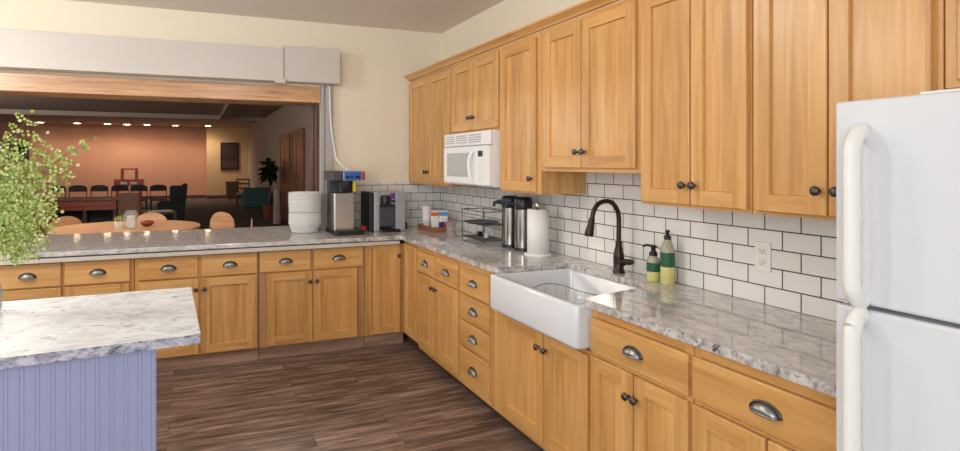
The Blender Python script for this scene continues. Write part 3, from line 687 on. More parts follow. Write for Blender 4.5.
# ------------------------------------------------------------------ airpots, paper towel
def airpot(x, y, label):
    t = thing('airpot', (x, y, CT), label, 'airpot', 'airpots by the paper towels'); c = (x, y, CT+.0005)
    MB().lathe([(.063, 0), (.061, .01), (.061, .024)], c, 'black', 24).build('base_ring', t)
    MB().lathe([(.060, .0241), (.060, .275), (.06, .283)], c, 'potsteel', 28).build('body', t)
    b = MB(); b.lathe([(.060, .2835), (.063, .30), (.063, .345), (.056, .362), (.045, .367)], c, 'black', 24)
    b.build('lid', t)
    b = MB(); b.tube([(x-.03, y+.03, CT+.318), (x-.075, y+.052, CT+.322), (x-.095, y+.062, CT+.316), (x-.098, y+.064, CT+.29)], [.018, .014, .012, .010], 'black', 10); b.build('spout', t)
    b = MB(); b.tube([(x-.0, y+.066, CT+.30), (x-.0, y+.072, CT+.2), (x-.0, y+.066, CT+.03)], .006, 'black', 8); b.build('handle', t)
airpot(-.15, -1.565, 'steel airpot with black pump lid, farther of the two left of the paper towels')
airpot(-.15, -1.735, 'steel airpot with black pump lid, the one touching the paper towel roll')
t = thing('paper_towel_holder', (-.17, -1.945, CT), 'white upright paper towel holder with round base beside the airpots', 'paper towel holder')
c = (-.17, -1.945, CT+.0005)
MB().lathe([(.085, 0), (.087, .004), (.085, .012), (.02, .016)], c, 'white_plastic', 28).build('base', t)
MB().lathe([(.009, .0165), (.009, .30), (.014, .303), (.014, .335), (.009, .342)], c, 'steel', 16).build('rod', t)
o = MB().lathe([(.022, .0175), (.068, .0175), (.068, .298), (.022, .298), (.022, .0175)], c, 'paper', 32, cap=False).build('paper_towel_roll'); tag(o, 'full roll of white paper towels standing on the upright holder', 'paper towels')

# ------------------------------------------------------------------ two-tier wire rack
t = thing('wire_rack', (-.17, -1.13, CT), 'small two-tier chrome wire rack in front of the tiles under the microwave', 'rack')
b = MB()
x0, x1, y0, y1 = -.25, -.06, -1.355, -.985
for x in (x0, x1):
    for y in (y0, y1): b.tube([(x, y, CT+.001), (x, y, CT+.235)], .004, 'pewterdark', 8)
b.build('posts', t)
for z, nm in ((CT+.02, 'lower_shelf'), (CT+.135, 'upper_shelf')):
    b = MB(); b.tube([(x0, y0, z), (x0, y1, z), (x1, y1, z), (x1, y0, z)], .0035, 'pewterdark', 6, closed=True)
    for i in range(1, 14): y = y0+(y1-y0)*i/14; b.tube([(x0, y, z+.002), (x1, y, z+.002)], .0018, 'chrome', 5)
    b.build(nm, t)
b = MB(); b.tube([(x0, y0, CT+.235), (x0, y1, CT+.235), (x1, y1, CT+.235), (x1, y0, CT+.235)], .0035, 'pewterdark', 6, closed=True)
b.tube([(x0, y0, CT+.18), (x0, y1, CT+.18)], .0025, 'chrome', 6); b.build('top_rail', t)
for k, (x, y) in enumerate(((-.16, -1.12), (-.15, -1.20))):
    o = MB().lathe([(.018, 0), (.022, .035), (.024, .038), (.024, .04)], (x, y, CT+.0245), ('black', 'white_plastic')[k], 16).build('coffee_pod')
    tag(o, ('black single-serve coffee pod', 'white single-serve coffee pod')[k]+' on the lower shelf of the wire rack', 'coffee pod', 'coffee pods on the wire rack')
o = MB().lathe([(.0, 0), (.11, 0), (.135, .012), (.137, .014), (.11, .005), (.0, .004)], (-.19, -1.20, CT+.140), 'darkgrey', 28, cap=False).build('dark_plate'); tag(o, 'round dark plate lying on the upper shelf of the wire rack', 'plate')
for k, (x, y) in enumerate(((-.22, -.86), (-.27, -.80))):
    o = MB().lathe([(.026, 0), (.03, .002), (.036, .11), (.0345, .11), (.0285, .006), (0, .005)], (x, y, CT+.0005), 'glass', 20, cap=False).build('drinking_glass')
    if k == 0: tag(o, 'clear drinking glass on the counter next to the wire rack post', 'glass', 'clear glasses by the wire rack')
    else: tag(o, 'clear drinking glass on the counter between tray and wire rack', 'glass', 'clear glasses by the wire rack')

# ------------------------------------------------------------------ condiment tray
t = thing('condiment_tray', (-.225, -.39, CT), 'low brown wooden tray holding cups and packets in the counter corner', 'tray')
TX0, TX1, TY0, TY1 = -.33, -.09, -.575, -.24
b = MB(); z = CT+.0008; b.box(TX0, TX1, TY0, TY1, z, z+.012, 'traywood'); b.build('bottom', t)
b = MB(); b.box(TX0, TX1, TY0-.01, TY0, z, z+.045, 'traywood'); b.box(TX0, TX1, TY1, TY1+.01, z, z+.045, 'traywood'); b.box(TX0-.01, TX0, TY0-.01, TY1+.01, z, z+.045, 'traywood'); b.box(TX1, TX1+.01, TY0-.01, TY1+.01, z, z+.045, 'traywood')
b.build('rim', t, bevel=.002)
z += .0125
def cup_stack(x, y, n, h, mat, label, r=.04):
    prof = [(r*.72, 0)]
    for i in range(n): q = i*h; prof += [(r, .07+q), (r+.003, .072+q), (r+.003, .076+q), (r-.002, .077+q)]
    o = MB().lathe(prof, (x, y, z), mat, 20).build('cup_stack'); return tag(o, label, 'cups')
cup_stack(-.29, -.33, 10, .014, 'foam', 'tall stack of white foam cups at the left end of the tray')
cup_stack(-.19, -.275, 6, .014, 'white_plastic', 'shorter stack of white paper cups behind the packets on the tray', .033)
def packet_box(x0, x1, y0, y1, h, band, label, nm='packet_box'):
    t = thing(nm, ((x0+x1)/2, (y0+y1)/2, z), label, 'box'); MB().box(x0, x1, y0, y1, z+.0002, z+h, 'paper').build('carton', t, bevel=.002)
    MB().box(x0-.0008, x1+.0008, y0-.0008, y1+.0008, z+h*.72, z+h*.93, band).build('printed_band', t)
packet_box(-.265, -.21, -.42, -.37, .16, 'orange', 'white carton with an orange printed band on the tray')
packet_box(-.205, -.145, -.47, -.42, .165, 'lblue', 'white carton with a light blue printed band on the tray')
random.seed(5)
for k in range(8):
    x = -.25+k*.0145; m = 'navy' if k < 3 else 'pink'; tl = .006*math.sin(k*2.1)
    b = MB(); b.add([(x, -.54+tl, z+.001), (x+.004, -.54+tl, z+.001), (x+.004, -.51+tl, z+.001), (x, -.51+tl, z+.001), (x+.004, -.54-tl, z+.07), (x+.008, -.54-tl, z+.07), (x+.008, -.507-tl, z+.07), (x+.004, -.507-tl, z+.07)],
              [(0,3,2,1),(4,5,6,7),(0,1,5,4),(1,2,6,5),(2,3,7,6),(3,0,4,7)], m)
    o = b.build('sweetener_packet'); tag(o, ('navy blue' if k < 3 else 'pink')+' sweetener packet standing at the front of the tray', 'packet', ('navy' if k < 3 else 'pink')+' sweetener packets on the tray')

# ------------------------------------------------------------------ pod coffee machine
t = thing('pod_coffee_machine', (-.66, -.25, CT), 'silver and black pod coffee machine with a purple sticker, on the back counter', 'coffee machine')
z = CT+.0008; x0, x1 = -.79, -.50; y0, y1 = -.34, -.05
MB().box(x0-.04, x0, y0+.01, y1, z, z+.345, 'softblack').build('water_tank', t, bevel=.008)
b = MB(); b.box(x0+.001, x0+.05, y0, y1, z, z+.345, 'silver'); b.box(x0+.20, x1, y0, y1, z, z+.345, 'silver'); b.box(x0+.05, x0+.20, y0+.02, y1, z+.235, z+.345, 'silver'); b.box(x0+.05, x0+.20, y0+.12, y1, z, z+.235, 'darkgrey')
b.build('housing', t, bevel=.006)
MB().box(x0+.05, x0+.20, y0-.005, y0+.118, z+.04, z+.22, 'darkgrey').build('cup_bay', t, bevel=.01)
b = MB(); b.lathe([(.038, 0), (.045, .02), (.045, .075), (.035, .095)], (x0+.105, y0-.0, z+.222), 'black', 20); b.build('brew_head', t)
MB().box(x0+.155, x0+.20, y0+.012, y0+.019, z+.285, z+.335, 'purple').build('sticker', t)
MB().box(x0+.165, x0+.20, y0+.008, y0+.019, z+.255, z+.275, 'black').build('display', t)
MB().box(x0+.045, x0+.22, y0-.075, y0-.007, z, z+.022, 'black').build('drip_tray', t, bevel=.004)
o = MB().lathe([(.022, 0), (.026, .004), (.026, .05), (.02, .05), (.008, .054)], (-.876, -.3, CT+.0005), 'red', 16).build('red_jar'); tag(o, 'little red-capped jar between the coffee brewer and the pod machine', 'jar')
o = MB().lathe([(.02, 0), (.024, .004), (.024, .05), (.012, .06), (.01, .075)], (-.455, -.2, CT+.0005), 'navy', 16).build('blue_bottle'); tag(o, 'tiny dark blue bottle right of the pod coffee machine', 'bottle')

# ------------------------------------------------------------------ commercial coffee brewer
t = thing('coffee_brewer', (-1.03, -.27, CT), 'commercial coffee brewer with steel body, blue control panel and black base', 'coffee brewer')
z = CT+.0008
b = MB(); b.prism(rrect(-1.17, -.92, -.50, -.10, .02), z, z+.035, 'black'); b.build('base_tray', t, bevel=.004)
b = MB(); b.box(-1.135, -.955, -.485, -.33, z+.0352, z+.04, 'darkgrey'); b.build('drip_grid', t)
b = MB(); b.prism(rrect(-1.165, -.985, -.41, -.12, .014), z+.036, z+.345, 'steel'); b.build('tank_body', t, bevel=.003)
b = MB(); b.box(-1.165, -.985, -.22, -.12, z+.3455, z+.454, 'darkgrey'); b.build('riser', t, bevel=.003)
hb = MB().box(-1.185, -1.10, -.47, -.11, z+.455, z+.535, 'darkgrey').build('head_side', t, bevel=.004)
hd = MB().box(-1.098, -.935, -.47, -.11, z+.455, z+.535, 'silver').build('head', t, bevel=.004)
MB().box(-1.09, -.945, -.476, -.4705, z+.46, z+.53, 'blue').build('control_panel', hd)
b = MB()
for x in (-1.065, -1.03): b.lathe([(.010, -.488), (.012, -.4765)], (x, 0, z+.485), 'black', 14, axis='y')
b.box(-.995, -.955, -.484, -.4765, z+.475, z+.495, 'black'); b.build('switches', hd)
MB().box(-.934, -.91, -.47, -.30, z+.46, z+.53, 'red').build('side_knob', hd, bevel=.004)
b = MB(); b.lathe([(.05, .350), (.066, .375), (.066, .452)], (-1.04, -.36, z), 'black', 20); b.build('brew_funnel', t)
MB().box(-1.005, -.982, -.432, -.42, z+.36, z+.45, 'yellow').build('warning_label', t)
b = MB(); b.tube(smooth_path([(-1.12, -.045, 2.215), (-1.115, -.05, 2.0), (-1.10, -.05, 1.8), (-1.075, -.06, 1.62), (-1.06, -.09, 1.545), (-1.03, -.14, 1.50), (-1.0, -.20, z+.545), (-.99, -.25, z+.543)], 6), .007, 'white_plastic', 8)
tag(b.build('white_cord'), 'white cord hanging from the shutter housing down to the coffee brewer', 'cord')

# ------------------------------------------------------------------ packages of plates
def package(z0, h, label, r0, r1):
    prof = [(r0*.8, 0)]; n = 15
    for i in range(n): q = i/(n-1); r = r0+(r1-r0)*min(1, q*2.2); prof += [(r, h*(i+.3)/n), (r-.009, h*(i+.7)/n)]
    prof += [(r1*.9, h)]
    t = thing('plate_package', (-1.352, -.11, z0), label, 'plates', 'packages of white plates on the back counter')
    MB().lathe(prof, (-1.352, -.11, z0+.0006), 'foam', 32, smooth=False).build('plates', t)
package(CT, .175, 'wrapped stack of white plates on the counter, lower of the two packages', .118, .145)
package(CT+.176, .172, 'wrapped stack of white plates, upper of the two packages', .142, .148)

# ------------------------------------------------------------------ island
t = thing('kitchen_island', (-2.9, -2.6, 0), 'kitchen island with lavender beadboard panels and white speckled granite top', 'island')
fr, br_ = (-2.241, -3.005), (-2.276, -2.172)
fl_, bl = (-3.9, -3.145), (-3.9, -2.225)
b = MB(); b.prism([fr, br_, bl, fl_], CB, CT, 'granite_w', 'granite_wedge'); b.build('stone_top', t, bevel=.003, angle=60)
a1, a2, a3, a4 = (-2.385, -2.975), (-2.44, -2.25), (-3.86, -2.29), (-3.86, -3.09)
MB().prism([a1, a2, a3, a4], .0, CB-.001, 'lav').build('base', t)
# beadboard: vertical beads on the side facing the camera
b = MB(); L_ = Vector((a4[0]-a1[0], a4[1]-a1[1], 0)); ln = L_.length; L_.normalize(); N_ = Vector((L_.y*-1, L_.x, 0)); 
if N_.y > 0: N_ = -N_
x = .0; pts = []
prof = []
w = .042; k = int(ln/w)
for i in range(k):
    s0 = i*w
    if i % 1 == 0: prof += [(s0, .008), (s0+.002, .0066), (s0+.004, .008), (s0+.012, .008), (s0+.014, .0066), (s0+.016, .008)]
prof += [(k*w, .008)]
vs = []
for s_, d in prof:
    p = Vector((a1[0], a1[1], 0))+L_*s_+N_*d; vs += [(p.x, p.y, .0), (p.x, p.y, CB-.001)]
b.add(vs, [(2*i, 2*i+2, 2*i+3, 2*i+1) for i in range(len(prof)-1)], 'lav')
b.build('beadboard', t)

# ------------------------------------------------------------------ fern in a glass vase on the island
VX, VY = -3.05, -2.40
t = thing('potted_fern', (VX, VY, CT), 'airy light green fern branches in a glass vase at the left end of the island', 'plant')
b = MB(); b.lathe([(.0, 0), (.055, 0), (.066, .01), (.07, .08), (.055, .13), (.045, .15), (.05, .165), (.047, .165), (.042, .15), (.051, .128), (.065, .08), (.061, .014), (0, .01)], (VX, VY, CT+.0005), 'vase', 28, cap=False); b.build('vase', t)
random.seed(11)
leaf = MB(); stem = MB()
def leaflet(p, d, s, nrm):
    d = d.normalized(); side = d.cross(nrm).normalized(); k = s*.42
    vs = [p, p+d*s*.35+side*k, p+d*s*.8+side*k*.85, p+d*s*1.02, p+d*s*.8-side*k*.85, p+d*s*.35-side*k]
    leaf.add(vs, [(0, 1, 2, 3, 4, 5)], 'leaf')
def frond(p0, p1, p2, npin, plen, ls, q0=.45):
    path = [(1-q)**2*p0+2*(1-q)*q*p1+q*q*p2 for q in [i/12 for i in range(13)]]
    stem.tube(path, [.0022-.0015*i/12 for i in range(13)], 'stem', 5)
    up = Vector((random.uniform(-.35, .35), -1, random.uniform(-.1, .5))).normalized()
    for i in range(npin):
        q = q0+(1-q0)*i/npin; P_ = (1-q)**2*p0+2*(1-q)*q*p1+q*q*p2; T = (2*(1-q)*(p1-p0)+2*q*(p2-p1)).normalized()
        sd = T.cross(up).normalized()
        for sg in (-1, 1):
            D = (T*.7+sd*sg*.8+Vector([random.uniform(-.2, .2) for _ in range(3)])).normalized()
            L2 = plen*(1-.6*(i/npin)**1.5)*random.uniform(.7, 1.15)
            nl = max(3, int(L2/ls*1.0)); droop = Vector((0, 0, -.25))
            pts = [P_+D*L2*k/6+droop*(k/6)**2*L2 for k in range(7)]; stem.tube(pts, .0007, 'stem', 3)
            nn = (up+Vector([random.uniform(-.35, .35) for _ in range(3)])).normalized(); s2 = D.cross(nn).normalized()
            for j in range(nl):
                f = (j+.7)/nl; c = P_+D*L2*f+droop*f*f*L2; sz = ls*(1-.35*f)
                for g in (-1, 1): leaflet(c+s2*g*.0015, D*.35+s2*g+Vector([random.uniform(-.12, .12) for _ in range(3)]), sz*random.uniform(.85, 1.1), nn)
            leaflet(pts[-1], D+droop*.4, ls*.65, nn)
    leaflet(p2, p2-p1, ls, up)
mouth = Vector((VX, VY, CT+.15))
tips = [(31, 113, 0), (17, 133, -.06), (46, 134, .04), (93, 139, .02), (70, 152, -.05), (76, 166, .05), (62, 178, -.08), (50, 150, .06), (57, 196, 0), (60, 212, -.06), (36, 165, -.1), (34, 190, .05),
        (52, 232, .04), (42, 248, -.1), (26, 258, -.04), (12, 250, -.12), (20, 222, -.1), (5, 170, -.08), (8, 200, .04), (14, 150, .05), (28, 215, .08), (-6, 150, 0), (-30, 140, .04), (-60, 170, -.04), (-45, 200, .05), (-80, 210, 0), (-30, 230, -.08), (-65, 240, .05), (-20, 180, -.1), (44, 205, -.12), (3, 228, .06)]
for u_, v_, dy in tips:
    a_ = at(u_, v_, 'y', VY+dy); p2 = Vector(a_); dz = p2.z-mouth.z
    p1 = mouth+Vector(((p2.x-mouth.x)*.25, dy*.4, max(dz*.7, .22)))
    frond(mouth+Vector((random.uniform(-.02, .02), random.uniform(-.02, .02), -.02)), p1, p2, 6 if u_ < 90 else 4, .09 if u_ < 90 else .035, .016, .42 if u_ < 90 else .7)
stem.build('stems', t); leaf.build('foliage', t)

# ------------------------------------------------------------------ hall furniture
def P3(u, Y, z=0):
    a = (u-PX)/FPX; s_, c_ = math.sin(YAW), math.cos(YAW); tt = (Y-CAM[1])/(c_-a*s_)
    return Vector((CAM[0]+tt*(s_+a*c_), Y, z))
# round table
c = P3(127, 2.56)
t = thing('round_table', (c.x, c.y, 0), 'large round tan wooden dining table just beyond the pass-through', 'table')
MB().lathe([(.80, .715), (.83, .722), (.83, .745), (.825, .75)], (c.x, c.y, 0), 'tanwood', 56).build('tabletop', t)
MB().lathe([(.30, 0), (.31, .03), (.07, .06), (.06, .66), (.2, .714)], (c.x, c.y, 0), 'darkwood', 24).build('pedestal', t)
TC = c.copy()
# round-backed chair
def round_chair(label, loc, rz, mat='tanwood'):
    t = thing('dining_chair', (0, 0, 0), label, 'chair', 'round-backed tan chairs at the round table')
    b = MB(); b.prism(rrect(-.23, .23, -.22, .22, .08), .43, .48, mat); b.build('seat', t, bevel=.01)
    b = MB(); n = 14; vs = []
    for k in range(n+1):
        a = PI*k/n; x, zz = .225*math.cos(a), .62+.20*math.sin(a)**.8 if 0 < k < n else .62
        vs += [(x, .215-.05*math.cos(a)**2*0+.02, zz), (x, .245, zz), (x*.98, .235, .52), (x*.98, .205, .52)]
    for k in range(n):
        o = 4*k; b.add(vs[o:o+8], [(0, 1, 5, 4), (1, 2, 6, 5), (3, 0, 4, 7), (2, 3, 7, 6)], mat, False)
    b.build('backrest', t)
    for sx in (-1, 1):
        for sy in (-1, 1):
            b = MB(); pts = [(sx*.19, sy*.18, .43), (sx*.21, sy*.2, 0.001)]
            if sy == 1: pts = [(sx*.19, .225, .60)] + [(sx*.19, .19, .43), (sx*.21, .21, .001)]
            b.tube(pts, .016, 'darkwood', 8); b.build('leg', t)
    t.location = loc; t.rotation_euler = (0, 0, rz); return t
def chair_at(u, Y, rz, label, proto=[None]):
    p = P3(u, Y)
    if proto[0] is None:
        proto[0] = round_chair(label, p, rz); return proto[0]
    cc = copy_tree(proto[0]); cc.location = p; cc.rotation_euler = (0, 0, rz); cc['label'] = label; return cc
chair_at(76, 3.37, R(38), 'tan round-backed chair behind the left side of the round table')
chair_at(147, 3.6, R(-10), 'tan round-backed chair behind the small brown bowl on the round table')
chair_at(210, 3.39, R(-45), 'tan round-backed chair at the right side of the round table')
chair_at(232, 2.4, R(-95), 'tan round-backed chair half hidden behind the packaged plates')
# things on the round table
def on_table(u, Y): p = P3(u, Y); p.z = .7505; return p
p = on_table(131, 2.30)
t = thing('glass_candle_jar', p, 'clear glass jar holding a white candle on the round table', 'candle jar')
MB().lathe([(0, 0), (.075, 0), (.082, .01), (.082, .17), (.06, .19), (.06, .215), (.056, .215), (.056, .188), (.077, .166), (.077, .012), (0, .008)], p, 'glass', 24, cap=False).build('jar', t)
MB().lathe([(.045, .01), (.045, .15)], p, 'paper', 20).build('candle', t)
p = on_table(118.5, 2.50)
t = thing('potted_succulent', p, 'small yellow-green plant in a white pot on the round table', 'plant')
MB().lathe([(.035, 0), (.045, .07), (.042, .07), (.03, .06)], p, 'white_plastic', 20).build('pot', t)
b = MB(); random.seed(3)
for k in range(46):
    a = random.uniform(0, 2*PI); e = random.uniform(.3, 1.4); q = p+Vector((0, 0, .062)); D = Vector((math.cos(a)*math.cos(e), math.sin(a)*math.cos(e), math.sin(e))); s2 = D.cross(Vector((0, 0, 1))).normalized()*.010; l_ = random.uniform(.06, .1)
    b.add([q+D*.01, q+D*l_*.6+s2, q+D*l_, q+D*l_*.6-s2], [(0, 1, 2, 3)], 'leaf')
b.build('leaves', t)
p = on_table(147, 2.55)
tag(MB().lathe([(.03, 0), (.065, .02), (.085, .045), (.07, .06), (.02, .07)], p, 'redwood', 20).build('wooden_bowl'), 'small reddish brown bowl on the round table right of the candle jar', 'bowl')
# console table with row of folding chairs
Yc = 7.9
xa, xb = P3(48, Yc).x, P3(116, Yc).x
t = thing('console_table', ((xa+xb)/2, Yc+.3, 0), 'long dark table with red-brown drawer front in the middle of the hall', 'table')
MB().box(xa-.6, xb+.02, Yc, Yc+.75, .75, .79, 'darkwood').build('tabletop', t, bevel=.005)
MB().box(xa-.58, xb, Yc+.01, Yc+.7, .58, .749, 'redwood').build('drawer_front', t)
for x in (xa-.5, (xa+xb)/2, xb-.06): MB().box(x, x+.06, Yc+.05, Yc+.6, .0, .579, 'darkwood').build('leg', t)
MB().box(xa-.5, xb-.06, Yc+.4, Yc+.44, .05, .579, 'softblack').build('back_panel', t)
Y2 = 14.0
for i, u in enumerate((57, 78, 99.5, 120, 139, 158.5)):
    p = P3(u, Y2-(.3 if i > 3 else 0))
    lab = ['leftmost of the six, partly behind the fern', 'second from the left', 'third from the left', 'left of the red wooden stand', 'below the red wooden stand', 'rightmost of the six, beside the dark wing chair'][i]
    if i == 0:
        ft = thing('folding_chair', (0, 0, 0), '', 'chair', 'black folding chairs in a row in the hall')
        b = MB(); n = 12; w = .235
        prof = [(w*math.cos(PI*k/n), .77+.12*math.sin(PI*k/n)**.6 if 0 < k < n else .77) for k in range(n+1)]
        poly = prof+[(-w, .70), (w, .70)]
        vs = [(x, -.02, zz) for x, zz in poly]+[(x, .02, zz) for x, zz in poly]; m_ = len(poly)
        b.add(vs, [list(range(m_)), list(range(m_, 2*m_))[::-1]]+[(i_, m_+i_, m_+(i_+1) % m_, (i_+1) % m_) for i_ in range(m_)], 'softblack'); b.build('backrest', ft)
        MB().box(-.22, .22, -.42, -.04, .43, .465, 'softblack').build('seat', ft, bevel=.01)
        for sx in (-.22, .22):
            MB().tube([(sx, .0, .74), (sx, -.02, .45), (sx, -.40, .001)], .013, 'black', 6).build('leg', ft)
            MB().tube([(sx*.93, -.36, .45), (sx*.93, .08, .001)], .013, 'black', 6).build('leg', ft)
        q = ft
    else: q = copy_tree(ft)
    q.location = p; q.rotation_euler = (0, 0, R((-8, 4, -3, 6, 0, 5)[i])); q['label'] = 'black folding chair in the hall row, '+lab
# red wooden stand
Y3 = 16.5; x0, x1 = P3(114.5, Y3).x, P3(143.7, Y3).x; q0, q1 = P3(120.8, Y3).x, P3(138, Y3).x
zz = lambda v: CAM[2]-(v-PY)/FPX*21.3
t = thing('wooden_stand', ((x0+x1)/2, Y3, 0), 'bright red-orange wooden stand with a square open frame on top', 'stand')
b = MB(); b.box(x0, x1, Y3-.2, Y3+.2, zz(184), zz(178), 'standwood'); b.build('shelf_box', t, bevel=.01)
b = MB(); b.box(q0, q0+.09, Y3-.05, Y3+.05, zz(178), zz(168), 'standwood'); b.box(q1-.09, q1, Y3-.05, Y3+.05, zz(178), zz(168), 'standwood'); b.box(q0+.09, q1-.09, Y3-.05, Y3+.05, zz(169.3), zz(168), 'standwood'); b.build('open_frame', t)
for x in (x0+.05, x1-.13):
    for y in (-.17, .1): MB().box(x, x+.07, Y3+y, Y3+y+.07, 0, zz(184), 'standwood').build('leg', t)
for x in (x0+.2, x1-.4): MB().box(x, x+.2, Y3-.206, Y3-.2, zz(182.4), zz(180), 'cream_plastic').build('plaque', t)
# wing chair
p = P3(171, 9.3)
t = thing('wing_chair', p, 'dark high-backed wing chair seen side-on in the hall', 'chair')
b = MB(); prof = [(.26, .02), (.30, .45), (.36, 1.02), (.30, 1.06), (.20, 1.0), (.13, .55), (.10, .02)]
n = len(prof); vs = [(x, -.36, q) for x, q in prof]+[(x, .36, q) for x, q in prof]
b.add([(p.x+v[0], p.y+v[1], v[2]) for v in vs], [list(range(n))[::-1], list(range(n, 2*n))]+[(i_, (i_+1) % n, n+(i_+1) % n, n+i_) for i_ in range(n)], 'wing'); b.build('backrest', t, bevel=.03)
b = MB(); b.box(p.x-.30, p.x+.14, p.y-.24, p.y+.24, .12, .46, 'wing'); b.build('seat', t, bevel=.03)
for s_ in (-1, 1):
    b = MB(); b.box(p.x-.28, p.x+.16, p.y+s_*.30-.055, p.y+s_*.30+.055, .1, .64, 'wing'); b.build('armrest', t, bevel=.03)
    b = MB(); b.box(p.x-.02, p.x+.24, p.y+s_*.33-.03, p.y+s_*.33+.03, .6, 1.0, 'wing'); b.build('wing', t, bevel=.03)
    for xx in (-.24, .08): MB().tube([(p.x+xx, p.y+s_*.26, .14), (p.x+xx, p.y+s_*.26, .001)], .02, 'darkwood', 8).build('leg', t)
# dark low table with papers
p = P3(158, 7.8)
t = thing('side_table', p, 'low dark table with pale papers left of the wing chair', 'table')
MB().box(p.x-.5, p.x+.36, p.y-.3, p.y+.3, .50, .54, 'darkwood').build('tabletop', t)
for xx in (-.46, .3):
    for yy in (-.27, .22): MB().box(p.x+xx, p.x+xx+.05, p.y+yy, p.y+yy+.05, 0, .499, 'darkwood').build('leg', t)
tag(MB().add([(p.x-.15, p.y-.25, .541), (p.x+.3, p.y-.2, .541), (p.x+.22, p.y+.2, .541), (p.x-.2, p.y+.15, .541), (p.x-.15, p.y-.25, .546), (p.x+.3, p.y-.2, .546), (p.x+.22, p.y+.2, .546), (p.x-.2, p.y+.15, .546)],
   [(0,3,2,1),(4,5,6,7),(0,1,5,4),(1,2,6,5),(2,3,7,6),(3,0,4,7)], 'paper').build('newspaper'), 'pale newspaper spread on the low dark table', 'newspaper')
# taupe chair behind the candle
p = P3(129.5, 7.2)
t = thing('upholstered_chair', p, 'square-backed taupe upholstered chair behind the candle jar', 'chair')
MB().box(p.x-.19, p.x+.19, p.y-.05, p.y+.05, .45, .95, 'taupe').build('backrest', t, bevel=.04)
MB().box(p.x-.24, p.x+.24, p.y-.5, p.y-.04, .40, .5, 'taupe').build('seat', t, bevel=.03)
for xx in (-.2, .2):
    for yy in (-.46, -.02): MB().tube([(p.x+xx, p.y+yy, .45), (p.x+xx, p.y+yy, .001)], .02, 'darkwood', 8).build('leg', t)
# cabinet at left behind the fern
p = P3(34, 6.2)
t = thing('wooden_crate_cabinet', p, 'low dark reddish slatted cabinet half hidden behind the fern', 'cabinet')
MB().box(p.x-.27, p.x+.27, p.y-.01, p.y+.4, .05, .72, 'darkwood').build('body', t)
for i in range(6): MB().box(p.x-.26+i*.09, p.x-.19+i*.09, p.y-.03, p.y-.011, .08, .70, 'redwood').build('slat', t)
MB().box(p.x-.29, p.x+.29, p.y-.04, p.y+.42, .721, .75, 'darkwood').build('top', t)
for xx in (-.25, .2): MB().box(p.x+xx, p.x+xx+.05, p.y, p.y+.3, 0, .049, 'black').build('foot', t)
# dark screen on far wall
p0, p1 = at(7, 160, 'y', 21.85), at(29, 140, 'y', 21.85)
t = thing('wall_screen', ((p0[0]+p1[0])/2, 21.88, p0[2]), 'black rectangular screen on the far hall wall behind the fern', 'screen')
MB().box(p0[0], p1[0], 21.80, 21.895, p0[2], p1[2], 'black').build('housing', t, bevel=.01)
MB().box(p0[0]+.04, p1[0]-.04, 21.793, 21.799, p0[2]+.04, p1[2]-.04, 'softblack').build('panel', t)
# framed picture
p0, p1 = at(220.5, 170, 'y', 21.35), at(239, 142.6, 'y', 21.35)
t = thing('framed_picture', ((p0[0]+p1[0])/2, 21.37, p0[2]), 'tall dark framed picture on the far cream wall of the hall', 'picture')
MB().box(p0[0], p1[0], 21.34, 21.395, p0[2], p1[2], 'softblack').build('frame', t, bevel=.01)
MB().box(p0[0]+.07, p1[0]-.07, 21.33, 21.339, p0[2]+.5, p1[2]-.07, 'picdark').build('canvas', t)
MB().box(p0[0]+.07, p1[0]-.07, 21.33, 21.339, p0[2]+.07, p0[2]+.42, 'darkwood').build('lower_panel', t)
# half-round cabinet
p0, p1 = P3(225.5, 20.6), P3(239.5, 20.6)
t = thing('side_cabinet', ((p0.x+p1.x)/2, 20.8, 0), 'small brown wooden cabinet under the framed picture', 'cabinet')
MB().box(p0.x+.04, p1.x-.04, 20.6, 21.2, 0, .70, 'doorwood').build('body', t)
MB().box(p0.x, p1.x, 20.55, 21.25, .701, .76, 'doorwood').build('top', t, bevel=.01)
# striped chair + green armchair
p = P3(243.5, 16.0)
t = thing('slatted_chair', p, 'dark open-back chair with a striped seat beside the green armchair', 'chair')
for xx in (-.22, .22):
    MB().tube([(p.x+xx, p.y+.2, .98), (p.x+xx, p.y+.18, .45), (p.x+xx, p.y+.22, .001)], .022, 'darkwood', 8).build('leg', t)
    MB().tube([(p.x+xx, p.y-.22, .45), (p.x+xx, p.y-.22, .001)], .022, 'darkwood', 8).build('leg', t)
MB().box(p.x-.24, p.x+.24, p.y-.24, p.y+.2, .42, .49, 'cloth').build('seat', t)
for zq in (.62, .78, .93): MB().box(p.x-.2, p.x+.2, p.y+.18, p.y+.21, zq, zq+.05, 'darkwood').build('back_rail', t)
p = P3(256, 13.0)
t = thing('green_armchair', p, 'low teal green upholstered armchair behind the potted palm', 'armchair')
MB().box(p.x-.40, p.x+.40, p.y-.4, p.y-.26, .18, .80, 'teal').build('backrest', t, bevel=.06, seg=3)
MB().box(p.x-.28, p.x+.28, p.y-.25, p.y+.4, .18, .45, 'teal').build('seat', t, bevel=.04)
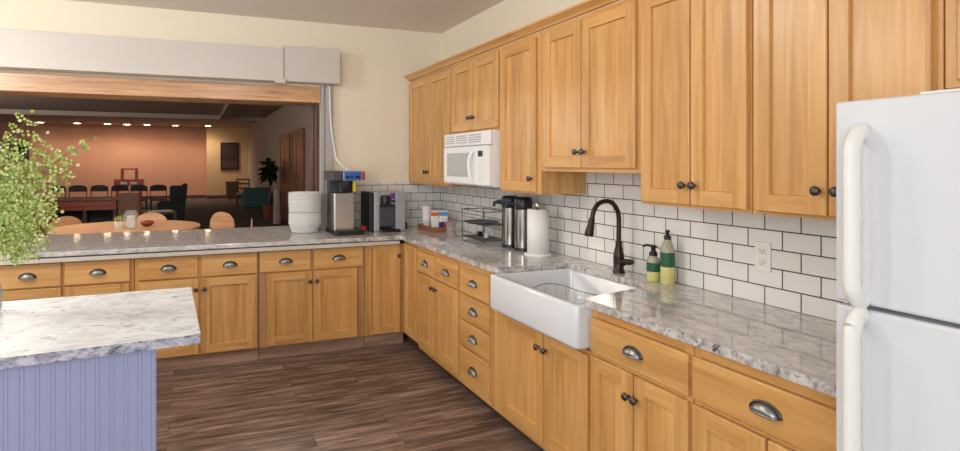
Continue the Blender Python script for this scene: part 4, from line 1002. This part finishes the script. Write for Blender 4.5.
for s_ in (-1, 1):
    MB().box(p.x+s_*.35-.06, p.x+s_*.35+.06, p.y-.25, p.y+.4, .18, .62, 'teal').build('armrest', t, bevel=.04)
    for yy in (-.35, .33): MB().tube([(p.x+s_*.33, p.y+yy, .2), (p.x+s_*.33, p.y+yy, .001)], .025, 'darkwood', 8).build('leg', t)
# potted palm
p = P3(269.5, 11.0)
t = thing('potted_palm', p, 'tall dark-leaved potted houseplant by the right hall wall', 'plant')
MB().lathe([(.15, 0.001), (.19, .33), (.2, .34), (.2, .37), (.17, .37), (.16, .3)], p, 'terracotta', 24).build('pot', t)
MB().tube([p+Vector((0, 0, .28)), p+Vector((.02, 0, .8)), p+Vector((-.01, 0, 1.35))], .018, 'darkwood', 8).build('trunk', t)
b = MB(); random.seed(9)
for k in range(70):
    a = k*2.4; e = random.uniform(-.7, 1.2); q = p+Vector((0, 0, 1.15+.35*(k/70))); D = Vector((math.cos(a)*math.cos(e), math.sin(a)*math.cos(e), math.sin(e))); s2 = D.cross(Vector((0, 0, 1))).normalized(); l_ = random.uniform(.24, .38)
    if q.x + D.x*l_ > -.03: continue
    mid = q+D*l_*.55+Vector((0, 0, .03)); tip = q+D*l_-Vector((0, 0, .07))
    b.add([q, mid+s2*.085, tip, mid-s2*.085], [(0, 1, 2, 3)], 'leafdark')
b.build('leaves', t)
# pale draped cloth stand near palm
p = P3(279.5, 9.6)
p.x = min(p.x, -.3)
t = thing('draped_stand', p, 'narrow stand draped in pale cloth right of the potted palm', 'stand')
b = MB(); n = 20; lv = []
for j, (r, h) in enumerate(((.10, 0.005), (.09, .4), (.075, .8), (.06, .88))):
    lv.append([(p.x+r*(1+.12*math.sin(6*2*PI*i/n))*math.cos(2*PI*i/n), p.y+r*(1+.12*math.sin(6*2*PI*i/n))*math.sin(2*PI*i/n), h) for i in range(n)])
b.add(sum(lv, []), [(j*n+i, j*n+(i+1) % n, (j+1)*n+(i+1) % n, (j+1)*n+i) for j in range(3) for i in range(n)]+[list(range(3*n, 4*n))], 'cloth', True); b.build('drape', t)
